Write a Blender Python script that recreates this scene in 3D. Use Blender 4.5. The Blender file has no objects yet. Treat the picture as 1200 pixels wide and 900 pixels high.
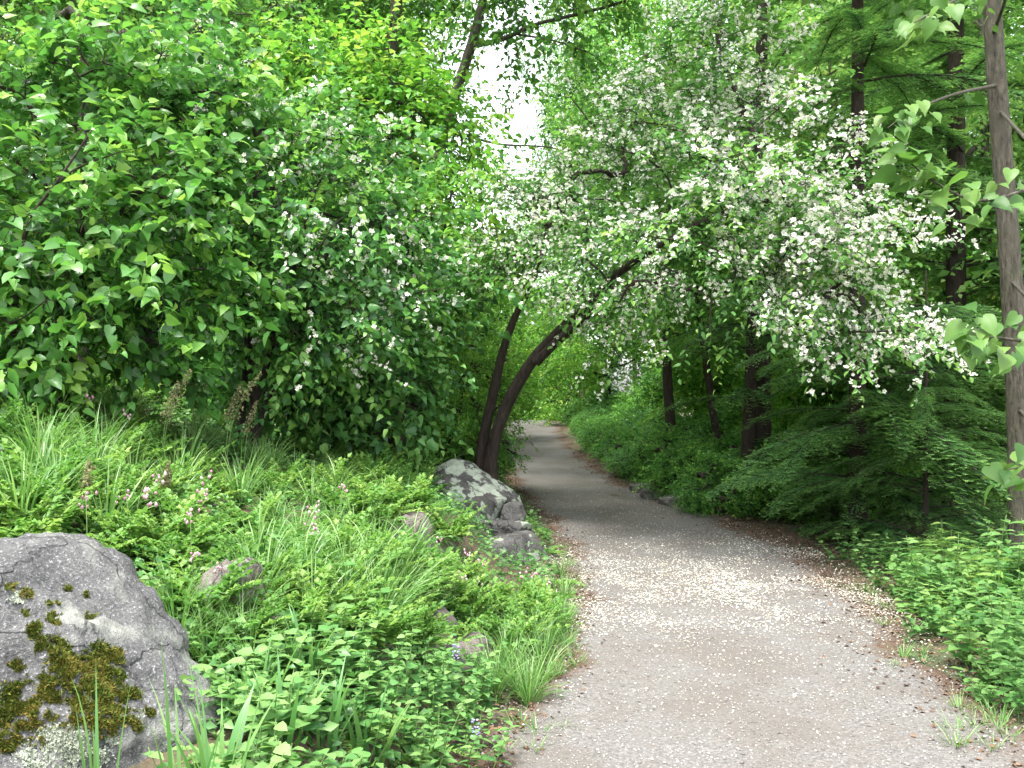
import bpy, bmesh, math, random
import numpy as np
from mathutils import Matrix, Vector, noise as mnoise
from mathutils.bvhtree import BVHTree

rng = np.random.default_rng(11)
random.seed(11)
S = bpy.context.scene
COL = S.collection

# ------------------------------------------------------------------ camera, sky, sun, exposure
FPX, CAM_H = 1177.0, 1.6
cam_d = bpy.data.cameras.new('camera')
cam_d.sensor_width = 36.0
cam_d.lens = 36.0 * FPX / 1200.0
cam_d.clip_start, cam_d.clip_end = 0.05, 2000.0
cam = bpy.data.objects.new('camera', cam_d)
COL.objects.link(cam)
cam.location = (0, 0, CAM_H)
cam.rotation_euler = (math.radians(90), 0, 0)
S.camera = cam

SUN_DIR = Vector((-0.20, -0.24, 0.95)).normalized()      # from the scene towards the sun
w = bpy.data.worlds.new('World')
S.world = w
w.use_nodes = True
nt = w.node_tree
nt.nodes.clear()
sky = nt.nodes.new('ShaderNodeTexSky')
sky.sky_type = 'NISHITA'
sky.sun_disc = False
sky.sun_elevation = math.asin(SUN_DIR.z)
sky.sun_rotation = math.atan2(SUN_DIR.x, SUN_DIR.y)
sky.air_density = 1.0
sky.dust_density = 3.0
sky.ozone_density = 1.0
hs = nt.nodes.new('ShaderNodeHueSaturation')              # thin even cloud: the blue is washed out
hs.inputs['Saturation'].default_value = 0.22
bg = nt.nodes.new('ShaderNodeBackground')
bg.inputs['Strength'].default_value = 0.15
wo = nt.nodes.new('ShaderNodeOutputWorld')
nt.links.new(sky.outputs[0], hs.inputs['Color'])
nt.links.new(hs.outputs[0], bg.inputs['Color'])
nt.links.new(bg.outputs[0], wo.inputs['Surface'])

sun_d = bpy.data.lights.new('sun', 'SUN')
sun_d.energy = 1.1
sun_d.angle = math.radians(12)
sun_d.color = (1.0, 0.96, 0.88)
sun = bpy.data.objects.new('sun', sun_d)
COL.objects.link(sun)
sun.location = (-8, -12, 30)
sun.rotation_euler = SUN_DIR.to_track_quat('Z', 'Y').to_euler()

S.view_settings.view_transform = 'Standard'
S.view_settings.look = 'None'
S.view_settings.gamma = 1.0
S.view_settings.use_curve_mapping = False
S.view_settings.exposure = 2.6
S.render.engine = 'CYCLES'
S.cycles.max_bounces = 8
S.cycles.diffuse_bounces = 6
S.cycles.glossy_bounces = 2
S.cycles.transmission_bounces = 6
S.cycles.transparent_max_bounces = 4
S.cycles.caustics_reflective = False
S.cycles.caustics_refractive = False
S.cycles.use_adaptive_sampling = True
S.cycles.use_denoising = True


def nrm(a):
    a = np.asarray(a, float)
    return a / np.maximum(np.linalg.norm(a, axis=-1, keepdims=True), 1e-9)


def at(px, py, d):
    return np.array([(px - 600) / FPX * d, d, CAM_H - (py - 450) / FPX * d])


# ------------------------------------------------------------------ terrain functions
_yy = np.linspace(-60, 400, 4601)


def _smooth(xs, ys, k):
    v = np.interp(_yy, xs, ys)
    n = int(k / 0.1)
    ker = np.hanning(2 * n + 1)
    ker /= ker.sum()
    return np.convolve(np.pad(v, n, mode='edge'), ker, mode='valid')


_C = _smooth([-60, 0, 4.2, 6.3, 9.4, 12.5, 15, 20, 24, 32, 40, 60, 400], [0.6, 0.75, 0.98, 1.36, 1.56, 1.30, 0.90, 0.66, 0.52, 0.60, 0.3, -3, -60], 1.4)
_W = _smooth([-60, 4.2, 6.3, 9.4, 12.5, 15, 20, 24, 32, 400], [1.15, 1.13, 1.0, 1.04, 1.0, 0.88, 0.82, 0.8, 0.85, 0.9], 1.4)
_P = _smooth([-60, 10, 20, 26, 31, 36, 45, 80, 400], [0, 0, 0.08, 0.22, 0.36, 0.30, -0.35, -1.5, -5], 2.2)
_FB = _smooth([-60, 9.5, 13, 18, 400], [1, 1, 0.75, 0.5, 0.5], 1.0)


_U0 = _smooth([-60, 4.4, 5.6, 11, 13, 400], [0.08, 0.08, 0.42, 0.42, 0.12, 0.12], 0.6)


def pc(y): return np.interp(y, _yy, _C)
def pw(y): return np.interp(y, _yy, _W)
def pz(y): return np.interp(y, _yy, _P)


def sstep(a, b, x):
    t = np.clip((x - a) / (b - a), 0, 1)
    return t * t * (3 - 2 * t)


def H(x, y):
    x = np.asarray(x, float)
    y = np.asarray(y, float)
    c, hw = pc(y), pw(y)
    u = c - hw - x
    v = x - c - hw
    z = pz(y).copy() if isinstance(pz(y), np.ndarray) else pz(y)
    fb = np.interp(y, _yy, _FB)
    bank = fb * (0.05 * sstep(0.02, 0.3, u) + 0.42 * sstep(0, 0.6, u - np.interp(y, _yy, _U0)) + 0.2 * np.clip(u - 0.7, 0, 60) + 0.07 * np.clip(u - 2.0, 0, 5)) + 0.24 * np.clip(u - 6.5, 0, 26) + 0.1 * np.clip(u - 40, 0, 60)
    wob = 0.05 * np.sin(x * 1.7 + y * 0.9) * np.sin(y * 1.3 - x * 0.4) + 0.03 * np.sin(x * 3.9 - y * 2.7)
    out = sstep(0.0, 1.2, np.maximum(u, v))
    right = -0.07 * np.clip(v - 0.3, 0, 14)
    dip = -0.34 * np.exp(-(((x + 1.45) / 0.65) ** 2 + ((y - 2.15) / 0.62) ** 2))      # hollow before the boulder
    return z + bank + right + wob * out + dip


def hit(px, py):
    """where the line of sight through a pixel meets the terrain"""
    d = np.linspace(2.0, 90, 6000)
    x = (px - 600) / FPX * d
    z = CAM_H - (py - 450) / FPX * d
    g = H(x, d)
    k = np.argmax(z < g)
    if not (z[k] < g[k]):
        k = len(d) - 1
    return np.array([x[k], d[k], g[k]])


# ------------------------------------------------------------------ mesh helpers
def mesh_np(name, V, tris=None, quads=None, mat=None, rnd=None, smooth=True):
    V = np.asarray(V, np.float32).reshape(-1, 3)
    t = np.zeros((0, 3), np.int32) if tris is None else np.asarray(tris, np.int32).reshape(-1, 3)
    q = np.zeros((0, 4), np.int32) if quads is None else np.asarray(quads, np.int32).reshape(-1, 4)
    me = bpy.data.meshes.new(name)
    me.vertices.add(len(V))
    me.vertices.foreach_set('co', V.ravel())
    nl = t.size + q.size
    me.loops.add(nl)
    me.loops.foreach_set('vertex_index', np.concatenate([t.ravel(), q.ravel()]).astype(np.int32))
    me.polygons.add(len(t) + len(q))
    starts = np.concatenate([np.arange(len(t)) * 3, t.size + np.arange(len(q)) * 4]).astype(np.int32)
    me.polygons.foreach_set('loop_start', starts)
    me.polygons.foreach_set('use_smooth', np.full(len(t) + len(q), smooth))
    if rnd is not None:
        a = me.attributes.new('rnd', 'FLOAT', 'POINT')
        a.data.foreach_set('value', np.asarray(rnd, np.float32))
    me.update(calc_edges=True)
    me.validate()
    if mat is not None:
        me.materials.append(mat)
    return me


class MB:
    """collects shapes for ONE mesh"""
    def __init__(self):
        self.V, self.T, self.Q, self.R, self.n = [], [], [], [], 0

    def add(self, V, T=None, Q=None, R=0.5):
        V = np.asarray(V, float).reshape(-1, 3)
        self.V.append(V)
        if T is not None and len(T):
            self.T.append(np.asarray(T, int).reshape(-1, 3) + self.n)
        if Q is not None and len(Q):
            self.Q.append(np.asarray(Q, int).reshape(-1, 4) + self.n)
        self.R.append(np.broadcast_to(np.asarray(R, float), (len(V),)).copy())
        self.n += len(V)
        return self

    def mesh(self, name, mat, origin=(0, 0, 0), smooth=True):
        if not self.V:
            return None
        V = np.concatenate(self.V) - np.asarray(origin, float)
        return mesh_np(name, V, np.concatenate(self.T) if self.T else None, np.concatenate(self.Q) if self.Q else None,
                       mat, np.concatenate(self.R), smooth)


def link(name, me, parent=None, loc=None):
    o = bpy.data.objects.new(name, me)
    COL.objects.link(o)
    if parent is not None:
        o.parent = parent
    if loc is not None:
        o.location = loc
    return o


def tag(o, label=None, cat=None, group=None, kind=None):
    if label: o['label'] = label
    if cat: o['category'] = cat
    if group: o['group'] = group
    if kind: o['kind'] = kind
    return o


def thing(name, label, cat, loc=(0, 0, 0), group=None):
    o = bpy.data.objects.new(name, None)
    o.empty_display_size = 0.1
    COL.objects.link(o)
    o.location = Vector([float(c) for c in loc])
    return tag(o, label, cat, group)


def tube(mb, P, R, sides=8, rough=0.0, rnd=0.5, cap=True):
    P = np.asarray(P, float)
    R = np.asarray(R, float)
    n = len(P)
    tan = nrm(np.gradient(P, axis=0))
    ref = np.array([1.0, 0.13, 0.07]) if abs(tan[0][0]) < 0.8 else np.array([0.05, 1.0, 0.1])
    a = nrm(np.cross(tan, ref))
    b = np.cross(tan, a)
    th = np.linspace(0, 2 * math.pi, sides, endpoint=False)
    r = R[:, None] * np.ones(sides)[None]
    if rough > 0:
        ph = rng.uniform(0, 6.28, 4)
        s = np.arange(n)[:, None]
        r = r * (1 + rough * (0.6 * np.sin(3 * th[None] + ph[0] + 0.35 * s) + 0.5 * np.sin(5 * th[None] + ph[1] - 0.22 * s) + 0.5 * np.sin(2 * th[None] + s * 0.6 + ph[2]))
                 + rough * 0.5 * rng.normal(size=(n, sides)))
    V = P[:, None] + r[..., None] * (np.cos(th)[None, :, None] * a[:, None] + np.sin(th)[None, :, None] * b[:, None])
    i = np.arange(n - 1)[:, None] * sides
    j = np.arange(sides)[None]
    k = (j + 1) % sides
    Q = np.stack([i + j, i + k, i + sides + k, i + sides + j], -1).reshape(-1, 4)
    V = V.reshape(-1, 3)
    T = []
    if cap:
        V = np.concatenate([V, P[-1:]])
        e = (n - 1) * sides
        T = [(e + q, e + (q + 1) % sides, n * sides) for q in range(sides)]
    mb.add(V, T, Q, rnd)


def spline(pts, n=24):
    """smooth curve through a few points"""
    P = np.asarray(pts, float)
    m = len(P)
    E = np.concatenate([2 * P[:1] - P[1:2], P, 2 * P[-1:] - P[-2:-1]])
    out = []
    ts = np.linspace(0, m - 1, n)
    for t in ts:
        i = min(int(t), m - 2)
        f = t - i
        p0, p1, p2, p3 = E[i], E[i + 1], E[i + 2], E[i + 3]
        out.append(0.5 * ((2 * p1) + (-p0 + p2) * f + (2 * p0 - 5 * p1 + 4 * p2 - p3) * f * f + (-p0 + 3 * p1 - 3 * p2 + p3) * f ** 3))
    return np.array(out)


# leaf templates: length along +y, width along x, upper face +z
def T_leaf(wd=0.32, fold=0.3, droop=0.2):
    y = [0, .3, .65, 1]
    V = [(0, 0, 0)]
    for yy, ww in ((.28, wd), (.65, wd * .78)):
        for s in (-1, 0, 1):
            V.append((s * ww, yy, abs(s) * ww * fold - droop * yy * yy))
    V.append((0, 1, -droop))
    T = [(0, 2, 1), (0, 3, 2), (1, 2, 5), (1, 5, 4), (2, 3, 6), (2, 6, 5), (4, 5, 7), (5, 6, 7)]
    return np.array(V, float), np.array(T)


def T_heart(wd=0.42, fold=0.22, droop=0.25):
    V = [(0, 0, 0), (-.22, -.1, .05), (.22, -.1, .05)]
    for yy, ww in ((.22, wd), (.6, wd * .72)):
        for s in (-1, 0, 1):
            V.append((s * ww, yy, abs(s) * ww * fold - droop * yy * yy))
    V.append((0, 1, -droop))
    T = [(0, 3, 1), (0, 4, 3), (0, 2, 5), (0, 5, 4), (3, 4, 7), (3, 7, 6), (4, 5, 8), (4, 8, 7), (6, 7, 9), (7, 8, 9)]
    return np.array(V, float), np.array(T)


def T_heart_fine(wd=0.42, fold=0.2, droop=0.3):
    """smooth heart-shaped leaf with a point, for leaves close to the viewer"""
    st = [(-.10, .20), (0.02, .36), (.16, .42), (.34, .40), (.52, .32), (.70, .20), (.86, .08)]
    V, T = [], []
    for yy, ww in st:
        y0 = max(yy, 0.0)
        for f in (-1, -.5, 0, .5, 1):
            x = f * ww * wd / .42
            yv = yy if abs(f) > .3 else y0
            V.append((x, yv, abs(f) * ww * fold + .012 * math.sin(yy * 21 + f * 3) * abs(f) - droop * yv * yv))
    V.append((0, 1.04, -droop * 1.1))
    for i in range(len(st) - 1):
        for j in range(4):
            a = i * 5 + j
            T += [(a, a + 1, a + 6), (a, a + 6, a + 5)]
    e = (len(st) - 1) * 5
    T += [(e + j, e + j + 1, len(V) - 1) for j in range(4)]
    return np.array(V, float), np.array(T)


def T_dia(wd=0.3, fold=0.3, droop=0.15):
    return (np.array([(0, 0, 0), (-wd, .45, wd * fold), (wd, .45, wd * fold), (0, 1, -droop)], float), np.array([(0, 3, 1), (0, 2, 3)]))


def T_needle(wd=0.12):
    return (np.array([(-wd, 0, 0), (wd, 0, 0), (0, 1, 0)], float), np.array([(0, 1, 2)]))


def T_blossom():
    V, T = [], []
    for k in range(5):
        a = 2 * math.pi * k / 5
        def pt(r, da, z): return (r * math.cos(a + da), r * math.sin(a + da), z)
        i = len(V)
        V += [pt(.04, 0, 0), pt(.40, -.55, .17), pt(.54, 0, .25), pt(.40, .55, .17)]
        T += [(i, i + 1, i + 2), (i, i + 2, i + 3)]
    return np.array(V), np.array(T)


def cloud(mb, tpl, pos, dire, up, size, rnd):
    """place a template many times (arrays)"""
    V, T = tpl
    pos = np.asarray(pos, float)
    N = len(pos)
    if N == 0:
        return
    d = nrm(dire)
    s = nrm(np.cross(d, up))
    n = np.cross(s, d)
    size = np.broadcast_to(size, (N,))
    W = pos[:, None] + size[:, None, None] * (V[None, :, 0:1] * s[:, None] + V[None, :, 1:2] * d[:, None] + V[None, :, 2:3] * n[:, None])
    TT = T[None] + (np.arange(N) * len(V))[:, None, None]
    mb.add(W.reshape(-1, 3), TT.reshape(-1, 3), None, np.repeat(np.broadcast_to(rnd, (N,)), len(V)))


# ------------------------------------------------------------------ materials
def new_mat(name):
    m = bpy.data.materials.new(name)
    m.use_nodes = True
    t = m.node_tree
    t.nodes.clear()
    out = t.nodes.new('ShaderNodeOutputMaterial')
    return m, t, out


def ramp(t, fac, stops):
    r = t.nodes.new('ShaderNodeValToRGB')
    while len(r.color_ramp.elements) < len(stops):
        r.color_ramp.elements.new(0.5)
    for e, (p, c) in zip(r.color_ramp.elements, stops):
        e.position = p
        e.color = (*c, 1) if len(c) == 3 else c
    t.links.new(fac, r.inputs[0])
    return r.outputs[0]


def noise_tex(t, scale, detail=4, rough=0.55, vec=None):
    n = t.nodes.new('ShaderNodeTexNoise')
    n.inputs['Scale'].default_value = scale
    n.inputs['Detail'].default_value = detail
    n.inputs['Roughness'].default_value = rough
    if vec is not None:
        t.links.new(vec, n.inputs['Vector'])
    return n.outputs[0]


def mixc(t, a, b, fac, mode='MIX'):
    m = t.nodes.new('ShaderNodeMix')
    m.data_type = 'RGBA'
    m.blend_type = mode
    for sock, v in ((m.inputs[0], fac), (m.inputs[6], a), (m.inputs[7], b)):
        if hasattr(v, 'default_value'):
            t.links.new(v, sock)
        elif isinstance(v, (int, float)):
            sock.default_value = v
        else:
            sock.default_value = (*v, 1)
    return m.outputs[2]


def leaf_mat(name, dark, mid, light, trans=0.42, gloss=0.35, rough=0.42, tcol=(1.06, 1.12, 0.8)):
    m, t, out = new_mat(name)
    a = t.nodes.new('ShaderNodeAttribute')
    a.attribute_name = 'rnd'
    g = t.nodes.new('ShaderNodeNewGeometry')
    n = noise_tex(t, 0.9, 2, 0.5, g.outputs['Position'])
    ad = t.nodes.new('ShaderNodeMath')
    ad.operation = 'MULTIPLY_ADD'
    t.links.new(n, ad.inputs[0])
    ad.inputs[1].default_value = 0.5
    sb = t.nodes.new('ShaderNodeMath')
    sb.operation = 'SUBTRACT'
    t.links.new(a.outputs['Fac'], sb.inputs[0])
    sb.inputs[1].default_value = 0.25
    t.links.new(sb.outputs[0], ad.inputs[2])
    c = ramp(t, ad.outputs[0], [(0.1, dark), (0.5, mid), (0.92, light)])
    p = t.nodes.new('ShaderNodeBsdfPrincipled')
    t.links.new(c, p.inputs['Base Color'])
    p.inputs['Roughness'].default_value = rough
    p.inputs['Specular IOR Level'].default_value = gloss
    tr = t.nodes.new('ShaderNodeBsdfTranslucent')
    t.links.new(mixc(t, c, tcol, 1.0, 'MULTIPLY'), tr.inputs['Color'])
    mx = t.nodes.new('ShaderNodeMixShader')
    mx.inputs[0].default_value = trans
    t.links.new(p.outputs[0], mx.inputs[1])
    t.links.new(tr.outputs[0], mx.inputs[2])
    t.links.new(mx.outputs[0], out.inputs['Surface'])
    return m


def bark_mat(name, dark, light, scale=9.0, bump=0.6, moss=None):
    m, t, out = new_mat(name)
    tc = t.nodes.new('ShaderNodeTexCoord')
    mp = t.nodes.new('ShaderNodeMapping')
    mp.inputs['Scale'].default_value = (1, 1, 0.22)
    t.links.new(tc.outputs['Object'], mp.inputs[0])
    n1 = noise_tex(t, scale * 3, 6, 0.65, mp.outputs[0])
    n2 = noise_tex(t, scale * 0.4, 3, 0.5, tc.outputs['Object'])
    c = ramp(t, n1, [(0.3, dark), (0.7, light)])
    c = mixc(t, c, tuple(0.55 * q for q in light), ramp(t, n2, [(0.45, (0, 0, 0)), (0.7, (1, 1, 1))]))
    if moss:
        n3 = noise_tex(t, 3.0, 5, 0.6, tc.outputs['Object'])
        c = mixc(t, c, moss, ramp(t, n3, [(0.56, (0, 0, 0)), (0.7, (0.7, 0.7, 0.7))]))
    p = t.nodes.new('ShaderNodeBsdfPrincipled')
    t.links.new(c, p.inputs['Base Color'])
    p.inputs['Roughness'].default_value = 0.85
    p.inputs['Specular IOR Level'].default_value = 0.25
    b = t.nodes.new('ShaderNodeBump')
    b.inputs['Strength'].default_value = bump
    b.inputs['Distance'].default_value = 0.045
    t.links.new(n1, b.inputs['Height'])
    t.links.new(b.outputs[0], p.inputs['Normal'])
    t.links.new(p.outputs[0], out.inputs['Surface'])
    return m


def flat_mat(name, c1, c2, rough=0.7, trans=0.0, spec=0.3):
    m, t, out = new_mat(name)
    a = t.nodes.new('ShaderNodeAttribute')
    a.attribute_name = 'rnd'
    c = ramp(t, a.outputs['Fac'], [(0.1, c1), (0.9, c2)])
    p = t.nodes.new('ShaderNodeBsdfPrincipled')
    t.links.new(c, p.inputs['Base Color'])
    p.inputs['Roughness'].default_value = rough
    p.inputs['Specular IOR Level'].default_value = spec
    sh = p.outputs[0]
    if trans:
        tr = t.nodes.new('ShaderNodeBsdfTranslucent')
        t.links.new(c, tr.inputs['Color'])
        mx = t.nodes.new('ShaderNodeMixShader')
        mx.inputs[0].default_value = trans
        t.links.new(sh, mx.inputs[1])
        t.links.new(tr.outputs[0], mx.inputs[2])
        sh = mx.outputs[0]
    t.links.new(sh, out.inputs['Surface'])
    return m


def rock_mat(name, base, base2, lichen, lo=0.5, hi=0.56, lscale=5.0, speck=0.5, crust=None, seed=0.0):
    m, t, out = new_mat(name)
    tc = t.nodes.new('ShaderNodeTexCoord')
    mp = t.nodes.new('ShaderNodeMapping')
    mp.inputs['Location'].default_value = (seed, seed * .7, -seed)
    t.links.new(tc.outputs['Object'], mp.inputs[0])
    v = mp.outputs[0]
    n1 = noise_tex(t, 3.5, 6, 0.6, v)
    c = ramp(t, n1, [(0.3, base), (0.68, base2)])
    fine = noise_tex(t, 90, 3, 0.7, v)
    c = mixc(t, c, (0.33, 0.33, 0.33), ramp(t, fine, [(0.56, (0, 0, 0)), (0.68, (speck, speck, speck))]))
    c = mixc(t, c, (0.04, 0.04, 0.045), ramp(t, fine, [(0.34, (speck, speck, speck)), (0.44, (0, 0, 0))]))
    nl = noise_tex(t, lscale, 7, 0.62, v)
    vo = t.nodes.new('ShaderNodeTexVoronoi')
    vo.inputs['Scale'].default_value = lscale * 2.4
    t.links.new(v, vo.inputs['Vector'])
    ad = t.nodes.new('ShaderNodeMath')
    ad.operation = 'MULTIPLY_ADD'
    t.links.new(vo.outputs['Distance'], ad.inputs[0])
    ad.inputs[1].default_value = -0.22
    t.links.new(nl, ad.inputs[2])
    msk = ramp(t, ad.outputs[0], [(lo - 0.1, (0, 0, 0)), (hi - 0.1, (1, 1, 1))])
    lc = ramp(t, noise_tex(t, 22, 4, 0.6, v), [(0.3, tuple(q * 0.72 for q in lichen)), (0.7, lichen)])
    c = mixc(t, c, lc, msk)
    if crust:
        n5 = noise_tex(t, lscale * .8, 6, 0.65, tc.outputs['Object'])
        c = mixc(t, c, crust, ramp(t, n5, [(0.57, (0, 0, 0)), (0.63, (1, 1, 1))]))
    wv = t.nodes.new('ShaderNodeVectorMath')
    wv.operation = 'MULTIPLY_ADD'
    t.links.new(t.nodes.new('ShaderNodeTexNoise').outputs['Color'], wv.inputs[0])
    wv.inputs[1].default_value = (0.35, 0.35, 0.35)
    t.links.new(v, wv.inputs[2])
    nd = wv.inputs[0].links[0].from_node
    nd.inputs['Scale'].default_value = 3.0
    nd.inputs['Detail'].default_value = 5
    t.links.new(v, nd.inputs['Vector'])
    cr = t.nodes.new('ShaderNodeTexVoronoi')
    cr.feature = 'DISTANCE_TO_EDGE'
    cr.inputs['Scale'].default_value = 2.1
    t.links.new(wv.outputs[0], cr.inputs['Vector'])
    crack = ramp(t, cr.outputs['Distance'], [(0.0, (0.35, 0.35, 0.35)), (0.014, (1, 1, 1))])
    c = mixc(t, tuple(0.35 * q for q in base), c, crack)
    p = t.nodes.new('ShaderNodeBsdfPrincipled')
    t.links.new(c, p.inputs['Base Color'])
    p.inputs['Roughness'].default_value = 0.88
    p.inputs['Specular IOR Level'].default_value = 0.25
    b = t.nodes.new('ShaderNodeBump')
    b.inputs['Strength'].default_value = 0.8
    b.inputs['Distance'].default_value = 0.02
    hsum = t.nodes.new('ShaderNodeMath')
    hsum.operation = 'ADD'
    t.links.new(noise_tex(t, 38, 6, 0.7, v), hsum.inputs[0])
    t.links.new(fine, hsum.inputs[1])
    h2 = t.nodes.new('ShaderNodeMath')
    h2.operation = 'ADD'
    t.links.new(hsum.outputs[0], h2.inputs[0])
    t.links.new(crack, h2.inputs[1])
    t.links.new(h2.outputs[0], b.inputs['Height'])
    t.links.new(b.outputs[0], p.inputs['Normal'])
    t.links.new(p.outputs[0], out.inputs['Surface'])
    return m


def path_mat():
    m, t, out = new_mat('gravel_path')
    g = t.nodes.new('ShaderNodeNewGeometry')
    a = t.nodes.new('ShaderNodeAttribute')
    a.attribute_name = 'rnd'                       # 1 in the trodden middle, 0 at the littered edge
    v = g.outputs['Position']
    n1 = noise_tex(t, 1.3, 4, 0.6, v)
    n2 = noise_tex(t, 60, 5, 0.75, v)
    n3 = noise_tex(t, 11, 5, 0.65, v)
    c = ramp(t, n2, [(0.25, (0.048, 0.046, 0.043)), (0.5, (0.12, 0.115, 0.109)), (0.75, (0.232, 0.224, 0.214))])
    c = mixc(t, c, (0.095, 0.082, 0.07), ramp(t, n1, [(0.38, (0.6, 0.6, 0.6)), (0.58, (0, 0, 0))]))
    c = mixc(t, c, (0.12, 0.10, 0.085), ramp(t, n3, [(0.5, (0, 0, 0)), (0.75, (0.45, 0.45, 0.45))]))
    e = t.nodes.new('ShaderNodeMath')
    e.operation = 'MULTIPLY_ADD'
    t.links.new(n3, e.inputs[0])
    e.inputs[1].default_value = 0.9
    sb = t.nodes.new('ShaderNodeMath')
    sb.operation = 'SUBTRACT'
    t.links.new(a.outputs['Fac'], sb.inputs[0])
    sb.inputs[1].default_value = 0.45
    t.links.new(sb.outputs[0], e.inputs[2])
    soil = ramp(t, n2, [(0.3, (0.045, 0.028, 0.019)), (0.7, (0.12, 0.08, 0.057))])
    c = mixc(t, soil, c, ramp(t, e.outputs[0], [(0.16, (0, 0, 0)), (0.5, (1, 1, 1))]))
    p = t.nodes.new('ShaderNodeBsdfPrincipled')
    t.links.new(c, p.inputs['Base Color'])
    p.inputs['Roughness'].default_value = 0.92
    p.inputs['Specular IOR Level'].default_value = 0.2
    vo = t.nodes.new('ShaderNodeTexVoronoi')
    vo.inputs['Scale'].default_value = 75
    t.links.new(v, vo.inputs['Vector'])
    ad = t.nodes.new('ShaderNodeMath')
    ad.operation = 'SUBTRACT'
    t.links.new(n2, ad.inputs[0])
    t.links.new(vo.outputs['Distance'], ad.inputs[1])
    b = t.nodes.new('ShaderNodeBump')
    b.inputs['Strength'].default_value = 0.6
    b.inputs['Distance'].default_value = 0.01
    t.links.new(ad.outputs[0], b.inputs['Height'])
    t.links.new(b.outputs[0], p.inputs['Normal'])
    t.links.new(p.outputs[0], out.inputs['Surface'])
    return m


def soil_mat():
    m, t, out = new_mat('woodland_soil')
    g = t.nodes.new('ShaderNodeNewGeometry')
    v = g.outputs['Position']
    n1 = noise_tex(t, 28, 6, 0.7, v)
    n2 = noise_tex(t, 0.7, 4, 0.6, v)
    c = ramp(t, n1, [(0.3, (0.03, 0.02, 0.013)), (0.55, (0.09, 0.058, 0.036)), (0.78, (0.19, 0.125, 0.08))])
    c = mixc(t, c, (0.035, 0.07, 0.018), ramp(t, n2, [(0.44, (0, 0, 0)), (0.62, (0.75, 0.75, 0.75))]))
    p = t.nodes.new('ShaderNodeBsdfPrincipled')
    t.links.new(c, p.inputs['Base Color'])
    p.inputs['Roughness'].default_value = 0.95
    b = t.nodes.new('ShaderNodeBump')
    b.inputs['Strength'].default_value = 0.8
    b.inputs['Distance'].default_value = 0.02
    t.links.new(n1, b.inputs['Height'])
    t.links.new(b.outputs[0], p.inputs['Normal'])
    t.links.new(p.outputs[0], out.inputs['Surface'])
    return m


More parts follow.
